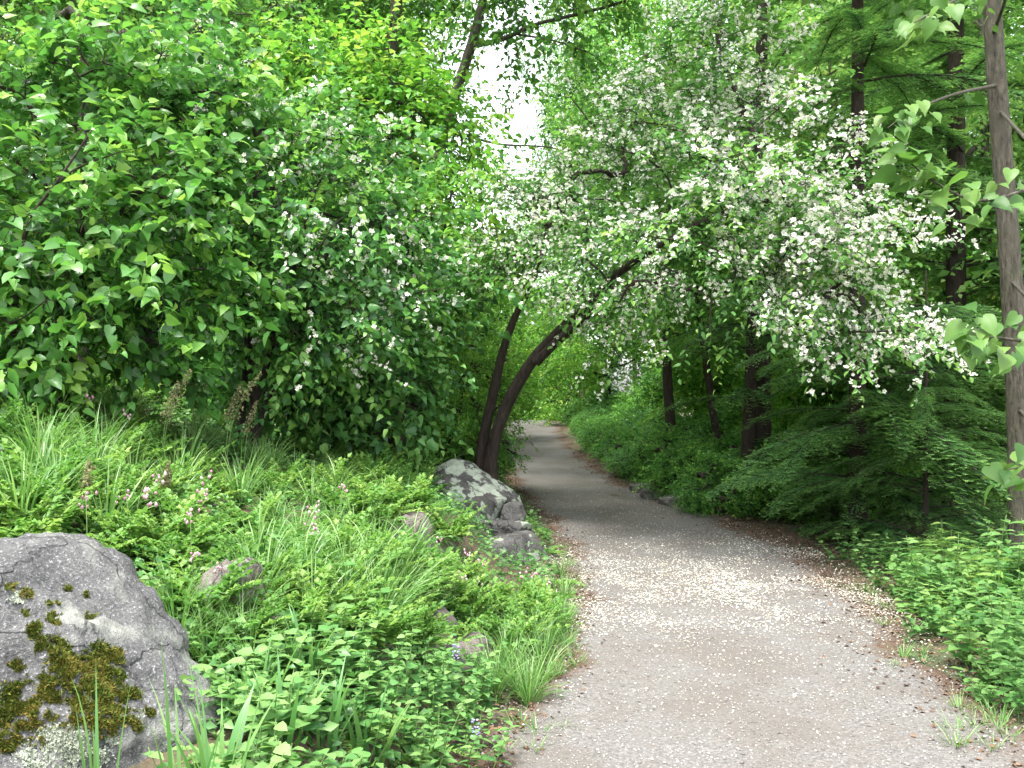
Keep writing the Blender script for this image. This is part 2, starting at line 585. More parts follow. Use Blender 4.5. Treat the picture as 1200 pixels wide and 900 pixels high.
M = dict(
    soil=soil_mat(), path=path_mat(),
    leaf_shrub=leaf_mat('shrub_leaf', (0.042, 0.120, 0.033), (0.104, 0.282, 0.053), (0.293, 0.500, 0.090), 0.45, 0.5, 0.36),
    leaf_shrub2=leaf_mat('flowering_shrub_leaf', (0.042, 0.126, 0.042), (0.097, 0.270, 0.061), (0.266, 0.480, 0.098), 0.45, 0.5, 0.36),
    leaf_bright=leaf_mat('bright_leaf', (0.070, 0.204, 0.030), (0.167, 0.396, 0.053), (0.363, 0.500, 0.090), 0.48),
    leaf_dark=leaf_mat('dark_leaf', (0.051, 0.140, 0.048), (0.112, 0.287, 0.077), (0.239, 0.451, 0.107), 0.42),
    leaf_snow=leaf_mat('flowering_tree_leaf', (0.056, 0.156, 0.044), (0.126, 0.300, 0.068), (0.293, 0.500, 0.106), 0.45),
    leaf_wood=leaf_mat('woodland_leaf', (0.063, 0.168, 0.042), (0.139, 0.336, 0.068), (0.322, 0.500, 0.114), 0.48, 0.25, 0.55),
    leaf_pale=leaf_mat('pale_woodland_leaf', (0.097, 0.216, 0.061), (0.195, 0.384, 0.098), (0.392, 0.500, 0.167), 0.48, 0.25, 0.55),
    leaf_far=leaf_mat('understorey_leaf', (0.042, 0.132, 0.033), (0.119, 0.300, 0.061), (0.280, 0.500, 0.090), 0.45, 0.25, 0.55),
    leaf_slim=leaf_mat('pale_heart_leaf', (0.050, 0.130, 0.028), (0.099, 0.209, 0.044), (0.165, 0.274, 0.064), 0.45, 0.3, 0.45),
    needle=leaf_mat('hemlock_needle', (0.048, 0.13, 0.052), (0.115, 0.27, 0.085), (0.29, 0.49, 0.13), 0.4, 0.3, 0.5),
    grass=leaf_mat('grass_blade', (0.046, 0.131, 0.031), (0.115, 0.251, 0.055), (0.283, 0.399, 0.160), 0.4, 0.45, 0.4),
    herb=leaf_mat('herb_leaf', (0.041, 0.123, 0.040), (0.096, 0.239, 0.063), (0.228, 0.375, 0.116), 0.4, 0.4, 0.42),
    ferny=leaf_mat('fern_leaf', (0.055, 0.152, 0.032), (0.132, 0.279, 0.055), (0.264, 0.383, 0.098), 0.42, 0.3, 0.5),
    stem=flat_mat('green_stem', (0.06, 0.13, 0.03), (0.15, 0.22, 0.07)),
    petal=flat_mat('white_petal', (0.76, 0.74, 0.64), (0.88, 0.87, 0.80), 0.6, 0.3),
    fallen=flat_mat('fallen_petal', (0.34, 0.30, 0.23), (0.72, 0.70, 0.63), 0.7, 0.15),
    pink=flat_mat('pink_petal', (0.54, 0.24, 0.36), (0.76, 0.56, 0.62), 0.5, 0.3),
    blue=flat_mat('violet_petal', (0.28, 0.24, 0.5), (0.5, 0.45, 0.72), 0.5, 0.3),
    plume=flat_mat('seed_plume', (0.13, 0.14, 0.055), (0.32, 0.29, 0.15), 0.8, 0.25),
    bark_dark=bark_mat('dark_bark', (0.012, 0.009, 0.008), (0.07, 0.053, 0.043), 9, 0.9),
    bark_grey=bark_mat('grey_bark', (0.022, 0.019, 0.014), (0.165, 0.15, 0.115), 13, 0.9, (0.06, 0.075, 0.04)),
    bark_brown=bark_mat('brown_bark', (0.06, 0.044, 0.03), (0.22, 0.17, 0.125), 8, 0.8, (0.08, 0.10, 0.04)),
    moss=leaf_mat('moss', (0.035, 0.06, 0.01), (0.095, 0.125, 0.022), (0.20, 0.14, 0.035), 0.15, 0.1, 0.9),
    lichen=flat_mat('lichen_flake', (0.17, 0.19, 0.14), (0.33, 0.36, 0.29), 0.95),
    litter=flat_mat('leaf_litter', (0.04, 0.022, 0.014), (0.17, 0.10, 0.06), 0.85),
    pebble=flat_mat('pebble', (0.11, 0.10, 0.09), (0.33, 0.31, 0.29), 0.85),
)

# ------------------------------------------------------------------ ground and path
def path_z(x, y):
    u = x - pc(y)
    ruts = -0.022 * np.exp(-((u - 0.42) / 0.2) ** 2) - 0.018 * np.exp(-((u + 0.4) / 0.22) ** 2)
    return np.maximum(H(x, y), pz(y) - 0.03) + 0.03 + ruts * (0.7 + 0.3 * np.sin(y * 1.9)) + 0.010 * np.sin(x * 2.3 + y) * np.sin(y * 1.4) + 0.004 * np.sin(x * 9 + y * 3) * np.sin(y * 7 - x * 2)


def build_ground():
    def axis(lo, hi, n, c, k):
        s = np.linspace(math.asinh((lo - c) / k), math.asinh((hi - c) / k), n)
        return c + k * np.sinh(s)
    xs = axis(-160, 170, 230, 0.3, 4.0)
    ys = axis(-60, 330, 300, 7.0, 6.0)
    X, Y = np.meshgrid(xs, ys)
    Z = H(X, Y)
    V = np.stack([X, Y, Z], -1).reshape(-1, 3)
    nx, ny = len(xs), len(ys)
    i = np.arange(ny - 1)[:, None] * nx + np.arange(nx - 1)[None]
    Q = np.stack([i, i + 1, i + nx + 1, i + nx], -1).reshape(-1, 4)
    o = link('ground', mesh_np('ground', V, None, Q, M['soil']))
    tag(o, 'brown woodland soil under the plants', kind='structure')
    # path sheet with a ragged edge
    ys = np.concatenate([np.arange(-14, 3, 0.25), np.arange(3, 14, 0.07), np.arange(14, 34, 0.16), np.arange(34, 60, 0.5)])
    ts = np.linspace(-1, 1, 33)
    wl = 0.07 * np.sin(ys * 3.1) + 0.05 * np.sin(ys * 7.3 + 1) + rng.normal(0, 0.018, len(ys))
    wr = 0.08 * np.sin(ys * 2.6 + 2) + 0.06 * np.sin(ys * 6.1) + rng.normal(0, 0.018, len(ys))
    c, hw = pc(ys), pw(ys)
    L = c - hw - wl
    R = c + hw + np.interp(ys, [10, 13], [0.15, 0.02]) + wr
    X = L[:, None] + (R - L)[:, None] * (ts[None] + 1) / 2
    Y = np.repeat(ys[:, None], len(ts), 1)
    Z = path_z(X, Y)
    Z[:, 0] -= 0.045
    Z[:, -1] -= 0.045
    dl, dr = X - L[:, None], R[:, None] - X
    e = np.clip(np.minimum(dl / 0.4, dr / 0.55), 0, 1)
    V = np.stack([X, Y, Z], -1).reshape(-1, 3)
    n, mm = len(ys), len(ts)
    i = np.arange(n - 1)[:, None] * mm + np.arange(mm - 1)[None]
    Q = np.stack([i, i + 1, i + mm + 1, i + mm], -1).reshape(-1, 4)
    o = link('path', mesh_np('path', V, None, Q, M['path'], e.ravel()))
    tag(o, 'pale gravel footpath winding into the woods', kind='structure')


build_ground()


# ------------------------------------------------------------------ trees
def grow(trunks, targets, rtip, trunk_skip=0.3, curl=0.25):
    """join every target to the nearest wood that is already there"""
    P, par, chains, ntr = [], [], [], 0
    for pts, rad in trunks:
        s = len(P)
        for k, p in enumerate(pts):
            P.append(np.asarray(p, float))
            par.append(s + k - 1 if k else -1)
    ntr = len(P)
    ok = []
    s = 0
    for pts, rad in trunks:
        ok += [k >= trunk_skip * len(pts) for k in range(len(pts))]
        s += len(pts)
    A = np.array(P)
    okA = np.array(ok)
    d0 = np.array([np.linalg.norm(A[okA] - q, axis=1).min() for q in targets])
    for ti in np.argsort(d0):
        q = targets[ti]
        dv = q - A
        D = np.linalg.norm(dv, axis=1)
        cost = D + 0.35 * np.clip(A[:, 2] - q[2], 0, 9) + np.where(okA, 0, 1e6)
        k = int(np.argmin(cost))
        L = D[k]
        if L < 0.05:
            continue
        pk = par[k]
        tdir = nrm(A[k] - A[pk]) if pk >= 0 else np.array([0, 0, 1.0])
        m = max(3, int(L / 0.22) + 1)
        ctrl = A[k] + tdir * L * 0.35 + nrm(dv[k]) * L * 0.15 + rng.normal(0, curl * 0.25 * L, 3) + np.array([0, 0, 0.12 * L])
        t = np.linspace(0, 1, m + 1)[1:, None]
        pts = (1 - t) ** 2 * A[k] + 2 * t * (1 - t) * ctrl + t * t * q
        pts[:-1] += rng.normal(0, 0.015, pts[:-1].shape)
        s = len(A)
        A = np.concatenate([A, pts])
        okA = np.concatenate([okA, np.ones(m, bool)])
        par += [k] + list(range(s, s + m - 1))
        chains.append([k] + list(range(s, s + m)))
    cnt = np.zeros(len(A))
    for ch in chains:
        cnt[ch[-1]] += 1
    for i in range(len(A) - 1, -1, -1):
        if par[i] >= 0:
            cnt[par[i]] += cnt[i]
    rad = rtip * np.maximum(cnt, 0.6) ** 0.48
    return A, chains, rad, ntr


def lobe_points(lobes, n):
    wts = np.array([l[2] if len(l) > 2 else np.prod(l[1]) ** (2 / 3) for l in lobes], float)
    idx = rng.choice(len(lobes), n, p=wts / wts.sum())
    C = np.array([l[0] for l in lobes])[idx]
    Rr = np.array([np.broadcast_to(l[1], (3,)) for l in lobes])[idx]
    d = nrm(rng.normal(size=(n, 3)))
    r = rng.uniform(0.05, 1, n) ** (1 / 2.6)
    return C + d * r[:, None] * Rr, d


def twigs_to_leaves(B, D, L, nl, size, upn=0.55, droop=0.35, spread=0.75, petiole=0.15):
    """leaves alternate along each twig"""
    N = len(B)
    k = np.arange(nl)
    t = (k + 0.6) / nl
    side = nrm(np.cross(D, np.array([0, 0, 1.0])) + 1e-6)
    sg = np.where(k % 2 == 0, 1.0, -1.0)
    pos = B[:, None] + D[:, None] * (L[:, None] * t[None])[..., None]
    pos[..., 2] -= droop * L[:, None] * t[None] ** 2
    dirs = D[:, None] * (0.35 + 0.5 * t[None, :, None] ** 3) + side[:, None] * (spread * sg)[None, :, None] + rng.normal(0, 0.28, (N, nl, 3))
    dirs[..., 2] -= 0.25
    dirs = nrm(dirs)
    up = np.array([0, 0, 1.0]) + rng.normal(0, upn, (N, nl, 3))
    pos = pos + dirs * (size * petiole)
    sz = size * rng.uniform(0.5, 1.25, (N, nl)) * (1 - 0.25 * (t[None] > 0.9))
    tr = rng.normal(0, 0.16, (N, 1))
    rnd = np.clip(0.45 + tr + 0.22 * (t[None] - 0.5) + rng.normal(0, 0.13, (N, nl)), 0, 1)
    return pos.reshape(-1, 3), dirs.reshape(-1, 3), up.reshape(-1, 3), sz.ravel(), rnd.ravel()


_leafmesh = {}


def leaf_meshes(tpl, mat, key):
    if key not in _leafmesh:
        out = []
        for q in np.linspace(0.1, 0.9, 7):
            out.append(mesh_np('leaf', tpl[0], tpl[1], None, mat, np.full(len(tpl[0]), q)))
        _leafmesh[key] = out
    return _leafmesh[key]


def single_leaves(parent, base, tpl, mat, key, pos, dire, up, size, rnd, name='leaf'):
    ms = leaf_meshes(tpl, mat, key)
    d = nrm(dire)
    s = nrm(np.cross(d, up))
    n = np.cross(s, d)
    for i in range(len(pos)):
        o = bpy.data.objects.new(name, ms[int(np.clip(rnd[i], 0, 0.999) * 7)])
        COL.objects.link(o)
        o.parent = parent
        z = float(size[i])
        p = pos[i] - base
        o.matrix_basis = Matrix(((s[i][0] * z, d[i][0] * z, n[i][0] * z, p[0]), (s[i][1] * z, d[i][1] * z, n[i][1] * z, p[1]),
                                 (s[i][2] * z, d[i][2] * z, n[i][2] * z, p[2]), (0, 0, 0, 1)))


def cone_twigs(mb, A, B, ra):
    """thin three-sided twigs from A to B"""
    N = len(A)
    if N == 0: return
    d = nrm(B - A)
    a = nrm(np.cross(d, np.array([0.31, 0.77, 0.2])))
    b = np.cross(d, a)
    V = np.stack([A + a * ra, A + (-0.5 * a + 0.87 * b) * ra, A + (-0.5 * a - 0.87 * b) * ra, B], 1)
    T = np.array([(0, 1, 3), (1, 2, 3), (2, 0, 3)])
    mb.add(V.reshape(-1, 3), (T[None] + 4 * np.arange(N)[:, None, None]).reshape(-1, 3), None, 0.5)


def vary(tpl, k):
    """three habits of one leaf: as is, narrow and curled down, broad with raised and twisted sides"""
    V = tpl[0].copy()
    if k == 1:
        V[:, 0] *= 0.78
        V[:, 2] -= 0.28 * V[:, 1] ** 2
    elif k == 2:
        V[:, 0] *= 1.12
        V[:, 2] += 0.45 * np.abs(V[:, 0]) + 0.35 * V[:, 0] * V[:, 1]
    return V, tpl[1]


def make_tree(name, label, cat, base, trunks, lobes, nt, ntw, spread, tl, nl, lsize, tpl, lmat, bmat, group=None,
              rtip=0.006, up=0.15, droop=0.35, upn=0.55, blossom=None, single=0, key=None, twig_r=0.003, limb_min=0.02, skip=0.3,
              sides=10, centre=None, keep=None, outw=0.7, n_trunk=None, tname='trunk', flat=1.0):
    base = np.asarray(base, float)
    root = thing(name, label, cat, base, group)
    targets, odir = lobe_points(lobes, nt)
    if keep is not None:
        k = keep(targets)
        targets, odir = targets[k], odir[k]
    A, chains, rad, ntr = grow(trunks, targets, rtip, skip)
    for ti_, (pts, r) in enumerate(trunks):
        mb = MB()
        tube(mb, pts, r, 16 if sides >= 10 else sides, 0.075)
        nm = tname if n_trunk is None or ti_ < n_trunk else 'limb'
        link(nm, mb.mesh(nm, bmat, base), root)
    fine = MB()
    for ch in chains:
        P, R = A[ch], rad[ch].copy()
        R[0] = R[1] * 1.05
        if R[1] > limb_min:
            mb = MB()
            tube(mb, P, R, 8, 0.05)
            link('limb', mb.mesh('limb', bmat, base), root)
        else:
            tube(fine, P, R, 4, 0, cap=False)
    # twigs round every target
    ti = rng.integers(0, len(targets), ntw)
    B = targets[ti] + rng.normal(0, 1, (ntw, 3)) * spread * np.array([1, 1, flat])
    if keep is not None:
        k = keep(B)
        B, ti = B[k], ti[k]
        ntw = len(B)
    cen = np.mean([l[0] for l in lobes], axis=0) if centre is None else np.asarray(centre)
    o1 = nrm(B - cen)
    D = nrm(outw * o1 + 0.5 * odir[ti] + rng.normal(0, 0.45, (ntw, 3)) + np.array([0, 0, up]))
    L = tl * rng.uniform(0.55, 1.3, ntw)
    if twig_r:
        near = np.zeros(ntw, int)
        for s in range(0, ntw, 800):
            near[s:s + 800] = np.argmin(((B[s:s + 800, None] - A[None]) ** 2).sum(-1), axis=1)
        cone_twigs(fine, A[near], B, twig_r * 1.2)
        E = B + D * L[:, None]
        E[:, 2] -= droop * L
        cone_twigs(fine, B, E, twig_r)
    me = fine.mesh('twigs', bmat, base)
    if me:
        tag(link('twig_mass', me, root), kind='stuff')
    pos, dr, un, sz, rn = twigs_to_leaves(B, D, L, nl, lsize, upn, droop)
    if single:
        X = pos[:, 0] / pos[:, 1] * FPX
        Y = (pos[:, 2] - CAM_H) / pos[:, 1] * FPX
        inn = (np.abs(X) < 595) & (np.abs(Y) < 445)
        score = np.where(inn, sz / pos[:, 1] * FPX + rng.normal(0, 0.4, len(sz)), -1)
        pick = np.argsort(-score)[:single]
        pick = pick[score[pick] > 9]
        mask = np.zeros(len(pos), bool)
        mask[pick] = True
        kk = rng.integers(0, 3, len(pos))
        for v_ in range(3):
            q_ = mask & (kk == v_)
            single_leaves(root, base, vary(tpl, v_), lmat, (key or name) + str(v_), pos[q_], dr[q_], un[q_], sz[q_], rn[q_])
        pos, dr, un, sz, rn = (q[~mask] for q in (pos, dr, un, sz, rn))
    mb = MB()
    kk = rng.integers(0, 3, len(pos))
    for v_ in range(3):
        cloud(mb, vary(tpl, v_), pos[kk == v_], dr[kk == v_], un[kk == v_], sz[kk == v_], rn[kk == v_])
    tag(link('crown', mb.mesh('crown', lmat, base), root), kind='stuff')
    if blossom:
        frac, per, bs, zmin = blossom['frac'], blossom['per'], blossom['size'], blossom.get('wt')
        tp = blossom['prob'](targets)                 # how far each clump is in flower
        pr = tp[ti] * frac
        k = rng.uniform(0, 1, ntw) < pr
        Bk, Dk, Lk = B[k], D[k], L[k]
        t = rng.uniform(0.1, 1.05, (len(Bk), per))
        bp = Bk[:, None] + Dk[:, None] * (Lk[:, None] * t)[..., None]
        bp[..., 2] -= droop * Lk[:, None] * t ** 2
        bp = bp.reshape(-1, 3) + rng.normal(0, 0.022, (len(Bk) * per, 3)) + np.array([0, 0, blossom.get('lift', 0.012)])
        face = nrm(rng.normal(0, 0.6, bp.shape) + np.array([0, -0.25, blossom.get('face', 0.35)]))
        # template z is the axis of the flower
        mb = MB()
        hor = nrm(np.cross(face, rng.normal(size=bp.shape)))
        cloud(mb, T_blossom(), bp, hor, face, bs * rng.uniform(0.7, 1.25, len(bp)), rng.uniform(0, 1, len(bp)))
        tag(link('blossom', mb.mesh('blossom', M['petal'], base), root), kind='stuff')
    return root


def lob(px, py, d, r, ry=None, rz=None, wt=None):
    """a lobe of a crown: pixel and distance of its middle, radii in metres"""
    l = (at(px, py, d), np.array([r, ry or r, rz or r]))
    return l if wt is None else (*l, wt)


def trunk_px(pts, r0, r1, n=22, power=1.0):
    P = spline([at(*p) for p in pts], n)
    return P, r0 + (r1 - r0) * np.linspace(0, 1, n) ** power


# ---- the leaning tree in flower
b0 = np.array([-0.33, 11.6, float(H(-0.33, 11.6)) - 0.12])
t1 = spline([b0 + (-0.05, 0, 0), at(563, 535, 11.6), at(576, 470, 11.5), at(590, 410, 11.4), at(604, 370, 11.3), at(618, 345, 11.2), at(632, 310, 11.0), at(640, 265, 10.9)], 40)
t2 = spline([b0 + (0.08, -0.05, 0), at(576, 535, 11.5), at(592, 478, 11.4), at(626, 420, 11.2), at(664, 380, 11.0), at(698, 347, 10.7), at(722, 322, 10.4), at(758, 296, 10.1), at(800, 272, 9.7), at(860, 245, 9.3), at(905, 240, 9.0), at(945, 268, 8.7)], 60)
t3 = spline([at(628, 424, 11.15), at(662, 392, 10.9), at(692, 366, 10.6), at(716, 340, 10.2), at(760, 330, 9.8), at(812, 340, 9.4)], 26)
t4 = spline([at(905, 241, 9.0), at(890, 180, 9.3), at(868, 120, 9.6), at(846, 70, 9.9), at(838, 20, 10.2)], 24)
ln = lambda a, b, n: np.linspace(a, b, n)
flare = lambda r: r * (1 + 0.7 * np.exp(-np.arange(len(r)) / 1.6))
leaning_trunks = [(t1, flare(0.074 - 0.064 * ln(0, 1, 40))), (t2, flare(0.088 - 0.072 * ln(0, 1, 60) ** 0.75)), (t3, 0.055 - 0.038 * ln(0, 1, 26)), (t4, 0.036 - 0.02 * ln(0, 1, 24))]
snow_lobes = [
    lob(600, 260, 11.2, 0.5), lob(625, 315, 10.9, .5, .4, .3), lob(590, 310, 10.9, .35, .4, .25), lob(690, 280, 10.2, .6, .5, .35), lob(650, 260, 11, 0.75, 0.8, 0.7), lob(730, 235, 10.6, 0.95, 1.0, 0.75), lob(700, 330, 10.4, 0.55, .7, .5), lob(835, 70, 10.1, 0.6, 0.7, 0.55),
    lob(800, 150, 10.0, 0.85, 0.9, 0.7), lob(720, 150, 12.4, 0.9, 0.9, 0.5), lob(790, 130, 12.6, 0.9, 0.9, 0.5), lob(690, 200, 12.0, 0.7, .8, .4), lob(875, 130, 9.7, 0.65, 0.8, 0.6), lob(830, 230, 9.6, 0.95, 1.1, 0.75), lob(908, 188, 9.2, 0.7, 0.8, 0.65), lob(925, 252, 8.8, 0.75, 0.9, 0.6),  # lobes farthest back are added behind the crown to deepen shade on the path
    lob(968, 292, 8.4, 0.55, 0.7, 0.5), lob(1000, 340, 8.1, 0.40, 0.5, 0.3), lob(1040, 375, 7.9, 0.18, 0.3, 0.12, 0.12), lob(815, 300, 9.2, 0.8, 0.9, 0.45), lob(890, 318, 8.8, 0.7, 0.8, 0.4),
    lob(940, 328, 8.5, 0.5, 0.7, 0.35), lob(750, 330, 9.8, 0.5, 0.6, 0.25, .2), lob(845, 395, 9.0, 0.28, 0.4, 0.15, .05), lob(965, 395, 8.3, 0.2, 0.3, 0.15, 0.05), lob(735, 410, 10.1, 0.16, 0.2, 0.1, 0.02)]
make_tree('flowering_tree', 'leaning dark-stemmed tree arching over the path, smothered in small white blossom', 'tree', b0, leaning_trunks, snow_lobes,
          190, 2300, 0.19, 0.42, 9, 0.07, T_leaf(0.28, 0.25, 0.15), M['leaf_snow'], M['bark_dark'], rtip=0.0055, up=0.0, droop=0.2, upn=0.4,
          blossom=dict(frac=0.85, per=13, size=0.039, lift=0.02, face=0.6, prob=lambda P: np.clip(0.10 + 0.8 * (P[:, 0] + .18 * (P[:, 2] - 3.4) - 0.9) / 1.6, 0.5, 1.0)), limb_min=0.016, skip=0.45, outw=0.9, n_trunk=2, flat=0.35)

# ---- shrubs on the left bank
def stems(base, tips, r0, r1, n=18):
    out = []
    for tp in tips:
        b = np.asarray(base) + np.array([rng.normal(0, 0.07), rng.normal(0, 0.07), -0.1])
        mid = b * 0.55 + np.asarray(tp) * 0.45 + np.array([0, 0, 0.15]) + rng.normal(0, 0.06, 3)
        out.append((spline([b, mid, tp], n), r0 + (r1 - r0) * np.linspace(0, 1, n)))
    return out


def gpt(px, d, dz=0.0):
    x = (px - 600) / FPX * d
    return np.array([x, d, float(H(x, d)) + dz])


bs = gpt(60, 7.9)
make_tree('broadleaf_shrub', 'tall broad-leaved shrub with large round leaves above the mossy boulder', 'shrub', bs,
          [(spline([bs + (-.2, -.3, -.1), at(20, 330, 7.1), at(36, 258, 6.9), at(68, 212, 6.85), at(108, 152, 6.9)], 24), 0.022 - .016 * np.linspace(0, 1, 24)), (spline([at(52, 232, 6.87), at(85, 200, 6.85), at(140, 178, 6.9)], 12), 0.011 - .007 * np.linspace(0, 1, 12))] + stems(bs, [at(100, 155, 7.6), at(40, 140, 8.0), at(160, 215, 7.4), at(-20, 230, 7.6), at(150, 110, 8.2)], 0.03, 0.01),
          [lob(20, 150, 8.0, 0.75, 0.7, 0.6), lob(130, 120, 8.2, 0.75, 0.7, 0.5), lob(60, 250, 7.6, 0.75, 0.65, 0.55), lob(170, 230, 7.8, 0.7, 0.7, 0.55),
           lob(40, 350, 7.2, 0.6, 0.6, 0.4), lob(150, 340, 7.5, 0.7, 0.6, 0.45), lob(-60, 300, 7.5, 0.7, 0.7, 0.7), lob(220, 130, 8.4, 0.6, 0.6, 0.4), lob(100, 400, 7.4, 0.5, 0.5, 0.25), lob(30, 70, 8.3, 0.45, 0.5, 0.3)],
          140, 1350, 0.2, 0.38, 8, 0.098, T_heart(0.4, 0.2, 0.2), M['leaf_shrub'], M['bark_dark'], single=300, key='hb', tname='stem', limb_min=0.012, outw=0.6, up=0.2, droop=0.25, upn=0.6)
bs = gpt(285, 9.0)
make_tree('flowering_shrub', 'green shrub sprinkled with small white flower clusters behind the plumes', 'shrub', bs,
          stems(bs, [at(300, 160, 9.0), at(250, 180, 8.6), at(370, 220, 8.8), at(420, 200, 9.4)], 0.035, 0.012),
          [lob(290, 170, 9, 0.8, .8, .5), lob(380, 180, 9.4, 0.7, .7, .55), lob(250, 250, 8.6, 0.7, .7, .5), lob(350, 270, 8.8, 0.85, .8, .55), lob(430, 270, 9.4, 0.65, .7, .55),
           lob(300, 350, 8.6, 0.75, .7, .4), lob(400, 350, 9.0, 0.75, .7, .45), lob(350, 400, 8.8, 0.6, .6, .3), lob(470, 330, 9.7, 0.45, .5, .4), lob(240, 90, 9.3, 0.6, .6, .4)],
          150, 1500, 0.2, 0.36, 8, 0.086, T_leaf(0.36, 0.25, 0.2), M['leaf_shrub2'], M['bark_dark'], single=260, key='fs', tname='stem', limb_min=0.014, outw=0.6, up=0.2, upn=0.6,
          blossom=dict(frac=0.34, per=9, size=0.042, prob=lambda P: np.clip(0.5 + 0.5 * np.sin(P[:, 0] * 3 + P[:, 2] * 2), 0.15, 1)))
bs = gpt(470, 12.4)
make_tree('young_tree', 'young tree with bright yellow-green layered leaves left of the leaning trunks', 'tree', bs,
          stems(bs, [at(480, 120, 12.6), at(530, 220, 12.0), at(400, 160, 12.6)], 0.06, 0.015, 22),
          [lob(450, 130, 12.6, 0.9, .9, .5), lob(500, 190, 12.2, 0.8, .8, .45), lob(420, 210, 12.2, 0.8, .8, .5), lob(540, 260, 11.9, 0.45, .6, .3), lob(535, 150, 12.6, .35, .4, .4), lob(470, 280, 11.8, 0.8, .8, .45), lob(390, 90, 12.9, 0.9, .9, .5), lob(470, 100, 13, .6, .6, .4)],
          110, 1250, 0.22, 0.42, 7, 0.11, T_leaf(0.34, 0.25, 0.2), M['leaf_bright'], M['bark_dark'], limb_min=0.016, up=0.05, droop=0.3, upn=0.4, outw=0.8)
bs = gpt(455, 11.2)
make_tree('dark_shrub', 'dark green bush with drooping heart-shaped leaves behind the lichened rock', 'shrub', bs,
          stems(bs, [at(440, 360, 11), at(500, 380, 10.9), at(400, 400, 10.6)], 0.03, 0.01),
          [lob(440, 370, 11, .75, .7, .5), lob(500, 360, 11.2, .5, .6, .4), lob(390, 430, 10.4, .65, .6, .45), lob(450, 450, 10.6, .6, .6, .4), lob(430, 500, 10.2, .5, .5, .25), lob(330, 450, 9.9, .6, .5, .35)],
          110, 950, 0.18, 0.32, 7, 0.1, T_heart(0.42, 0.2, 0.3), M['leaf_dark'], M['bark_dark'], limb_min=0.012, droop=0.45, up=0.1)
bs = gpt(505, 13.2)
make_tree('twiggy_shrub', 'airy small-leaved shrub with thin dark stems left of the leaning trunks', 'shrub', bs,
          stems(bs, [at(520, 400, 13), at(560, 400, 13.4), at(500, 450, 13), at(545, 440, 12.8)], 0.018, 0.006),
          [lob(520, 430, 13, .5, .6, .5), lob(560, 420, 13.6, .5, .6, .6), lob(540, 500, 12.8, .5, .5, .3), lob(575, 470, 14, .4, .5, .4), lob(500, 480, 12.6, .4, .4, .4)],
          90, 900, 0.16, 0.26, 7, 0.06, T_dia(0.3), M['leaf_bright'], M['bark_dark'], limb_min=0.012)

# ---- taller woodland trees with trunks that show on the left
def tall(name, label, pts, r0, r1, lobes, nt, ntw, ls, lmat, bmat, group=None, tl=0.5, spread=0.35, limbs=(), **kw):
    P, R = trunk_px(pts, r0, r1, 34)
    g = P[0].copy()
    g[2] = float(H(g[0], g[1]))
    P[0][2] = g[2] - 0.15
    return make_tree(name, label, 'tree', g, [(P, R)] + [trunk_px(l, a, b_, 30) for l, a, b_ in limbs], lobes, nt, ntw, spread, tl, 8, ls, T_dia(0.34), lmat, bmat, group, twig_r=0.004, limb_min=0.03, rtip=0.008, n_trunk=1, **kw)


tall('leaning_tree', 'grey trunk leaning right with a long dark limb reaching over the path gap', [(465, 330, 16), (505, 210, 16), (532, 115, 16), (556, 40, 16), (575, -40, 16), (600, -140, 16)], 0.11, 0.05,
     [lob(560, -60, 18.4, 2.0, 1.6, 1.2), lob(430, 20, 18, 1.6, 1.4, 1.1), lob(480, 70, 18, .9, 1.1, .6), lob(690, 5, 15, .6, .7, .22, .3), lob(600, 40, 15.6, .7, .7, .3, .7), lob(670, 70, 15.6, .6, .7, .3, .5), lob(620, -110, 15.5, 1.4, 1.5, .6), (np.array([0.6, 13.4, 8.9]), np.array([2.1, 2.0, .8]), 7.0), (np.array([1.3, 10.6, 8.4]), np.array([1.9, 1.8, .7]), 6.5), (np.array([1.7, 8.6, 7.9]), np.array([1.5, 1.2, .5]), 4.0), (np.array([0.4, 17.5, 10.4]), np.array([2.0, 2.0, .8]), 6.0)],  # lobes in world coordinates: unseen canopy above the view, added to shade the path
     180, 3700, 0.13, M['leaf_wood'], M['bark_grey'], limbs=(([(553, 55, 16), (590, 45, 15.7), (630, 28, 15.4), (680, 16, 15.2), (735, 0, 15), (790, -30, 14.8)], .04, .015), ([(606, 40, 15.6), (650, 48, 15.3), (690, 62, 15.1), (712, 78, 15)], .018, .006), ([(520, 150, 16), (580, 168, 15.6), (640, 172, 15.4), (692, 182, 15.2)], .022, .008)))
tall('slender_tree', 'pale trunk of a slender tree rising behind the bright young tree', [(440, 300, 18), (452, 150, 18), (456, 75, 18), (466, -20, 18), (470, -160, 18)], 0.17, 0.07,
     [lob(390, 30, 20, 1.9, 1.6, 1.2), lob(480, -60, 20.3, 2.0, 1.8, 1.3), lob(330, 60, 18, 1.6, 1.6, 1.0), lob(480, 150, 20, 1.4, 1.3, 1.0)], 90, 1600, 0.13, M['leaf_wood'], M['bark_grey'])
tall('forked_tree', 'forked grey sapling above the broad-leaved shrub', [(95, 330, 13), (98, 150, 13), (97, 50, 13), (104, -40, 13), (110, -160, 13)], 0.075, 0.035,
     [lob(60, -10, 14.6, 1.3, 1.2, .7), lob(190, 10, 14.6, 1.3, 1.3, .7), lob(120, -120, 14, 1.6, 1.3, .9), lob(270, 40, 14, 1.1, 1.1, .7), lob(-20, 60, 13.5, 1, 1, .8)], 90, 1500, 0.11, M['leaf_wood'], M['bark_grey'])

